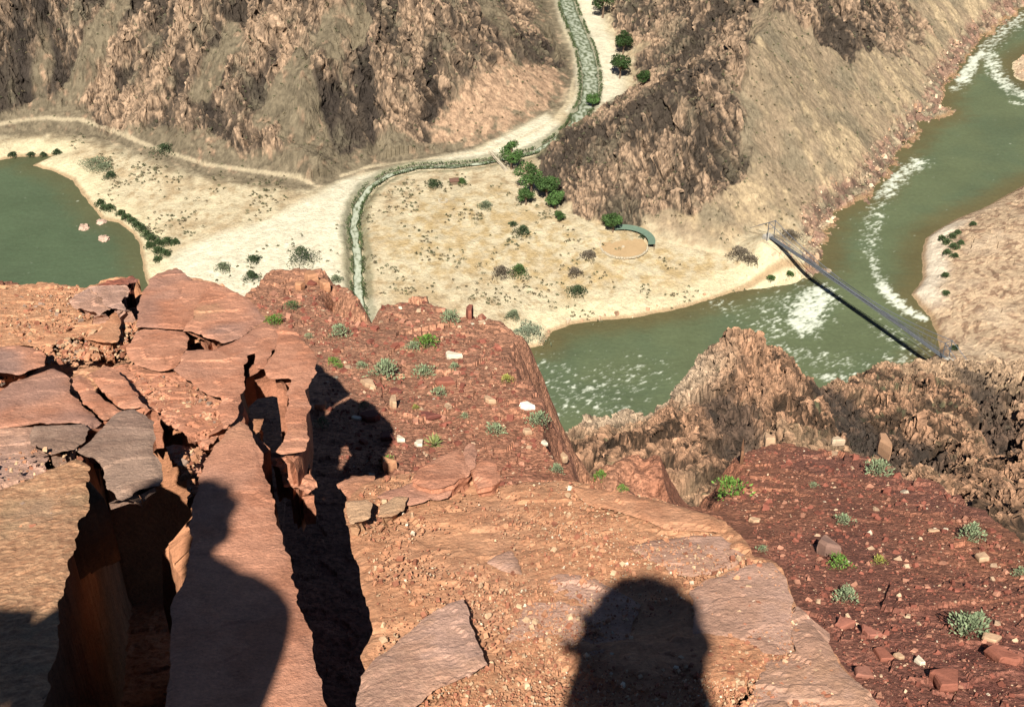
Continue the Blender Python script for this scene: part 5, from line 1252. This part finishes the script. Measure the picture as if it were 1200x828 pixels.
for s in (-1, 1):
    b = MB()
    b.tube([(-hL + LB * k / 40, s * dw, deckz(k / 40) + 1.5) for k in range(41)], .09, 5); b.tube([(-hL + LB * k / 40, s * dw, deckz(k / 40) + .75) for k in range(41)], .06, 5)
    b.tube([(-hL + LB * k / 40, s * (dw + .12), deckz(k / 40) - .2) for k in range(41)], .22, 6)
    for k in range(61): b.tube([(-hL + LB * k / 60, s * dw, deckz(k / 60) - .1), (-hL + LB * k / 60, s * dw, deckz(k / 60) + 1.5)], .05, 4)
    b.build('railing', M['steel'], br)
    b = MB(); b.tube([(-hL - 14, s * 2.6, -1.0), (-hL, s * 2.2, tw)] + [(-hL + LB * k / 40, s * caby(k / 40), cabz(k / 40)) for k in range(1, 40)] + [(hL, s * 2.2, tw), (hL + 10, s * 2.6, 4)], .15, 6); b.build('main_cable', M['cable'], br)
    for k in range(1, 45):
        b = MB(); t = k / 45; b.tube([(-hL + LB * t, s * (dw + .05), deckz(t)), (-hL + LB * t, s * caby(t), cabz(t))], .035, 4)
        b.build('suspender', M['cable'], br)
    b = MB(); b.tube([(-hL + LB * k / 30, s * (1.3 + 3.2 * (2 * k / 30 - 1) ** 2), deckz(k / 30) - .3 - 1.0 * (2 * k / 30 - 1) ** 2) for k in range(31)], .08, 5); b.build('wind_cable', M['cable'], br)
for e_ in (-1, 1):
    b = MB()
    for s in (-1, 1): b.tube([(e_ * hL, s * 2.3, -3), (e_ * hL, s * 2.2, tw + .2)], .24, 6)
    b.tube([(e_ * hL, -2.25, tw), (e_ * hL, 2.25, tw)], .2, 6); b.tube([(e_ * hL, -2.25, 5), (e_ * hL, 2.25, 5)], .14, 6)
    b.tube([(e_ * hL, -2.25, 5), (e_ * hL, 2.25, tw)], .08, 5); b.tube([(e_ * hL, 2.25, 5), (e_ * hL, -2.25, tw)], .08, 5)
    b.build('tower', M['steel'], br)
    b = MB(); b.box((e_ * (hL + 1.8), 0, -1.9), (4.0, 4.6, 3.4)); b.build('abutment', M['concrete'], br)
# ================================================================== PEOPLE (their shadows fall into the picture; they stand behind its lower edge)
def skin_body(name, joints, edges, radii, mat_fn, parent, root=0, sub=2):
    me = bpy.data.meshes.new(name); me.from_pydata([tuple(j) for j in joints], edges, []); me.update()
    o = bpy.data.objects.new(name, me); C.objects.link(o)
    md = o.modifiers.new('Skin', 'SKIN'); md.use_smooth_shade = True
    lay = me.skin_vertices[0].data
    for i, r in enumerate(radii):
        r = r if isinstance(r, tuple) else (r, r)
        lay[i].radius = r; lay[i].use_root = (i == root)
    s = o.modifiers.new('Sub', 'SUBSURF'); s.levels = sub; s.render_levels = sub
    dg = bpy.context.evaluated_depsgraph_get(); dg.update()
    nm = bpy.data.meshes.new_from_object(o.evaluated_get(dg))
    bpy.data.objects.remove(o)
    r_ = bpy.data.objects.new(name, nm)
    nm.materials.clear()
    for m in mat_fn[0]: nm.materials.append(m)
    for p in nm.polygons: p.material_index = mat_fn[1](p.center); p.use_smooth = True
    return link(r_, parent)

def person(label, foot, H, yaw, shirt, pose, tilt=0.0, girth=1.0, mop=1.0):
    """standing adult, local frame: facing +y, feet at z=0"""
    e = empty('person', foot, label, 'person', rz=yaw)
    k = H / 1.75
    J = {}; E = []; R = []
    names = []
    def add(n, p, r, par=None):
        J[n] = len(names); names.append(tuple(c * k for c in p)); R.append(tuple(q * k for q in r) if isinstance(r, tuple) else r * k)
        if par is not None: E.append((J[par], J[n]))
    add('pelvis', (0, 0, .93), (.165 * girth, .12)); add('waist', (0, .0, 1.08), (.145 * girth, .105), 'pelvis'); add('chest', (0, .0, 1.28), (.17 * girth, .115), 'waist'); add('collar', (0, .0, 1.44), (.11, .08), 'chest')
    add('neck', (tilt * .5, .01, 1.50), .058, 'collar'); add('skull', (tilt * .9, .03, 1.60), (.074, .088), 'neck'); add('crown', (tilt * 1.1, .02, 1.69), (.070, .085), 'skull'); add('top', (tilt * 1.2, .015, 1.735), (.045, .055), 'crown')
    add('nose', (tilt * .95, .125, 1.605), .014, 'skull')
    for s, n in ((-1, 'L'), (1, 'R')):
        add('ear' + n, (s * .083 + tilt, .02, 1.61), .016, 'skull')
        add('hip' + n, (s * .09, 0, .88), .092, 'pelvis'); add('knee' + n, (s * .11, .02, .49), .062, 'hip' + n); add('ank' + n, (s * .12, -.01, .09), .043, 'knee' + n); add('toe' + n, (s * .14, .17, .04), .042, 'ank' + n)
        sh, el, wr, hd = pose[n]
        add('sh' + n, sh, .06, 'collar'); add('el' + n, el, .044, 'sh' + n); add('wr' + n, wr, .029, 'el' + n); add('palm' + n, hd, (.036, .02), 'wr' + n)
        d = Vector(hd) - Vector(wr); d.normalize(); side = d.cross(Vector((0, 0, 1)));
        if side.length < .1: side = d.cross(Vector((0, 1, 0)))
        side.normalize(); bend = side.cross(d) * (-1 if side.cross(d).z > 0 else 1)
        for f in range(4):
            o_ = Vector(hd) + side * (.03 - .02 * f); L = (.030, .036, .034, .026)[f]
            q1 = o_ + d * (L + .02); q2 = q1 + d * L * .6 + bend * L * .5
            add('f%d%s' % (f, n), q1, .009, 'palm' + n); add('g%d%s' % (f, n), q2, .0078, 'f%d%s' % (f, n))
        t0 = Vector(wr).lerp(Vector(hd), .6) + side * .045; t1 = t0 + d * .04 + side * .012
        add('t0' + n, t0, .011, 'palm' + n); add('t1' + n, t1, .009, 't0' + n)
    elz = {n: Vector(pose[n][1]) * k for n in 'LR'}
    def mi(c):
        z = c[2] / k
        if z < .1: return 3
        if z < .98 and abs(c[0]) < .26 * k and abs(c[1]) < .24 * k: return 1
        if z > 1.475 and abs(c[0] - tilt * k) < .13 * k and c[1] < .2 * k: return 2
        for n in 'LR':
            a = Vector(pose[n][1]) * k; b_ = Vector(pose[n][2]) * k; ab = b_ - a
            t = (Vector(c) - a).dot(ab) / ab.length_squared
            if t > -.1 and (a + ab * min(t, 1.6) - Vector(c)).length < .075 * k and t > .05: return 2
        return 0
    body = skin_body('body', names, E, R, ([shirt, M['cloth_blue'], M['skin'], M['shoe']], mi), e)
    # hair: a cap of short locks over the skull
    rng = np.random.default_rng(3); V = []; F = []
    u = np.linspace(0, 2 * np.pi, 40, endpoint=False); v = np.linspace(0, 1, 14)
    for t in v:
        for a in u:
            th = t * (2.5 if math.sin(a) < .2 else 2.5 - 1.4 * sstep(.2, .9, math.sin(a)))
            rr = 1 + .05 * math.sin(a * 9 + t * 11) + .05 * math.sin(a * 17 - t * 7)
            V.append((tilt * k + math.sin(th) * math.cos(a) * .112 * mop * rr * k * (1 if th < 1.5 else 1 + .25 * (th - 1.5)), (.012 + math.sin(th) * math.sin(a) * .118 * mop * rr) * k, (1.645 + math.cos(th) * .128 * (.6 + .4 * mop) * rr) * k))
    n = 40; F = [(i * n + j, (i + 1) * n + j, (i + 1) * n + (j + 1) % n, i * n + (j + 1) % n) for i in range(13) for j in range(n)]
    mesh_np('hair', np.array(V), F, M['hair'], smooth=True, parent=e)
    return e

U_ = np.cross(SUN_DIR, (0, 0, 1.0)); U_ /= np.linalg.norm(U_); V_up = np.cross(U_, SUN_DIR)
# photographer right behind the lens: arms up, hands at the camera
yawP = 0.0
gz = CZ + GC
Hp = 1.70; kk = Hp / 1.75
fx0, fy0 = .03, -.17
poseP = {'L': ((-.15, -.01, 1.37), (-.13, .10, 1.12), (-.10, .10, 1.45), (-.092, .10, 1.545)), 'R': ((.17, -.01, 1.37), (.16, .09, 1.12), (.09, .15, 1.45), (.06, .15, 1.52))}
person('photographer in a red shirt standing on the ledge with a camera raised', (fx0, fy0, gz + .06), Hp, yawP, M['cloth_red'], poseP, mop=1.06)
cam_e = empty('photo_camera', (0, 0, CZ), 'small black film camera held at the photographer face', 'camera')
cam_e.rotation_euler = (-PITCH, 0, 0)
b = MB(); b.box((-.006, -.052, 0), (.135, .042, .085)); b.box((-.006, -.052, .05), (.045, .038, .022)); b.build('body', M['black'], cam_e)
b = MB(); b.tube([(0, -.036, 0), (0, -.006, 0)], [.032, .030], 20); b.build('lens', M['black'], cam_e)
b = MB(); b.tube([(.045, -.05, .042), (.045, -.05, .052)], [.009, .009], 10); b.build('shutter_button', M['cable'], cam_e)
# companion at the photographer's left, head tipped to the left
hc = CAM + U_ * -.96 + V_up * .150
Hc = (hc[2] - gz) / 1.635 * 1.75
poseC = {'L': ((-.20, 0, 1.38), (-.25, -.03, 1.10), (-.24, .06, .86), (-.24, .09, .78)), 'R': ((.20, 0, 1.38), (.225, -.03, 1.10), (.19, .06, .86), (.24, .09, .78))}
person('companion in a blue shirt standing left of the photographer with arms hanging down', (float(hc[0]) + .115, float(hc[1]) - .03, gz + .0), Hc, 0.0, M['cloth_blue'], poseC, tilt=-.11, girth=1.28, mop=1.05)
# unseen block added beside the companion to cast the lower left shadow
slab('unseen red rock block added left of the companion for its shadow', lift=0.0, thick=1.5, pal='pink', res=.025, seed=190, rough=.02, frac=.02, cell=.3, world=[(-2.1, -.5), (-1.11, -.5), (-1.09, .05), (-2.1, .05)], plane=(.035, 0.0, 0.0), uslope=0.0, name='shadow_block', cat='rock', group=None)

# ================================================================== LIGHT, SKY, CAMERA
w = bpy.data.worlds.new('World'); bpy.context.scene.world = w; w.use_nodes = True
nt = w.node_tree; bg = nt.nodes['Background']; sky = nt.nodes.new('ShaderNodeTexSky'); sky.sky_type = 'NISHITA'; sky.sun_disc = False
elev = math.asin(-SUN_DIR[2]); toward = -SUN_DIR
sky.sun_elevation = elev; sky.sun_rotation = math.atan2(toward[0], toward[1]); sky.altitude = 2000; sky.air_density = .4; sky.dust_density = 0.0; sky.ozone_density = 1.0
nt.links.new(sky.outputs[0], bg.inputs[0]); bg.inputs[1].default_value = .05
sl = bpy.data.lights.new('sun', 'SUN'); sl.energy = 5.0; sl.angle = math.radians(.53); sl.color = (1.0, .955, .87)
so = bpy.data.objects.new('sun', sl); so.rotation_euler = Vector(SUN_DIR).to_track_quat('-Z', 'Y').to_euler(); so.location = (0, -20, CZ + 40); C.objects.link(so)
cd_ = bpy.data.cameras.new('camera'); cd_.lens = 50; cd_.sensor_width = 36; cd_.clip_start = .01; cd_.clip_end = 6000
co = bpy.data.objects.new('camera', cd_); co.location = (0, 0, CZ); co.rotation_euler = (math.radians(90) - PITCH, 0, 0); C.objects.link(co)
sc = bpy.context.scene; sc.camera = co
sc.view_settings.view_transform = 'Standard'; sc.view_settings.look = 'None'; sc.view_settings.exposure = .9; sc.view_settings.gamma = 1.0; sc.view_settings.use_curve_mapping = False
sc.cycles.max_bounces = 4; sc.cycles.diffuse_bounces = 1; sc.cycles.glossy_bounces = 2
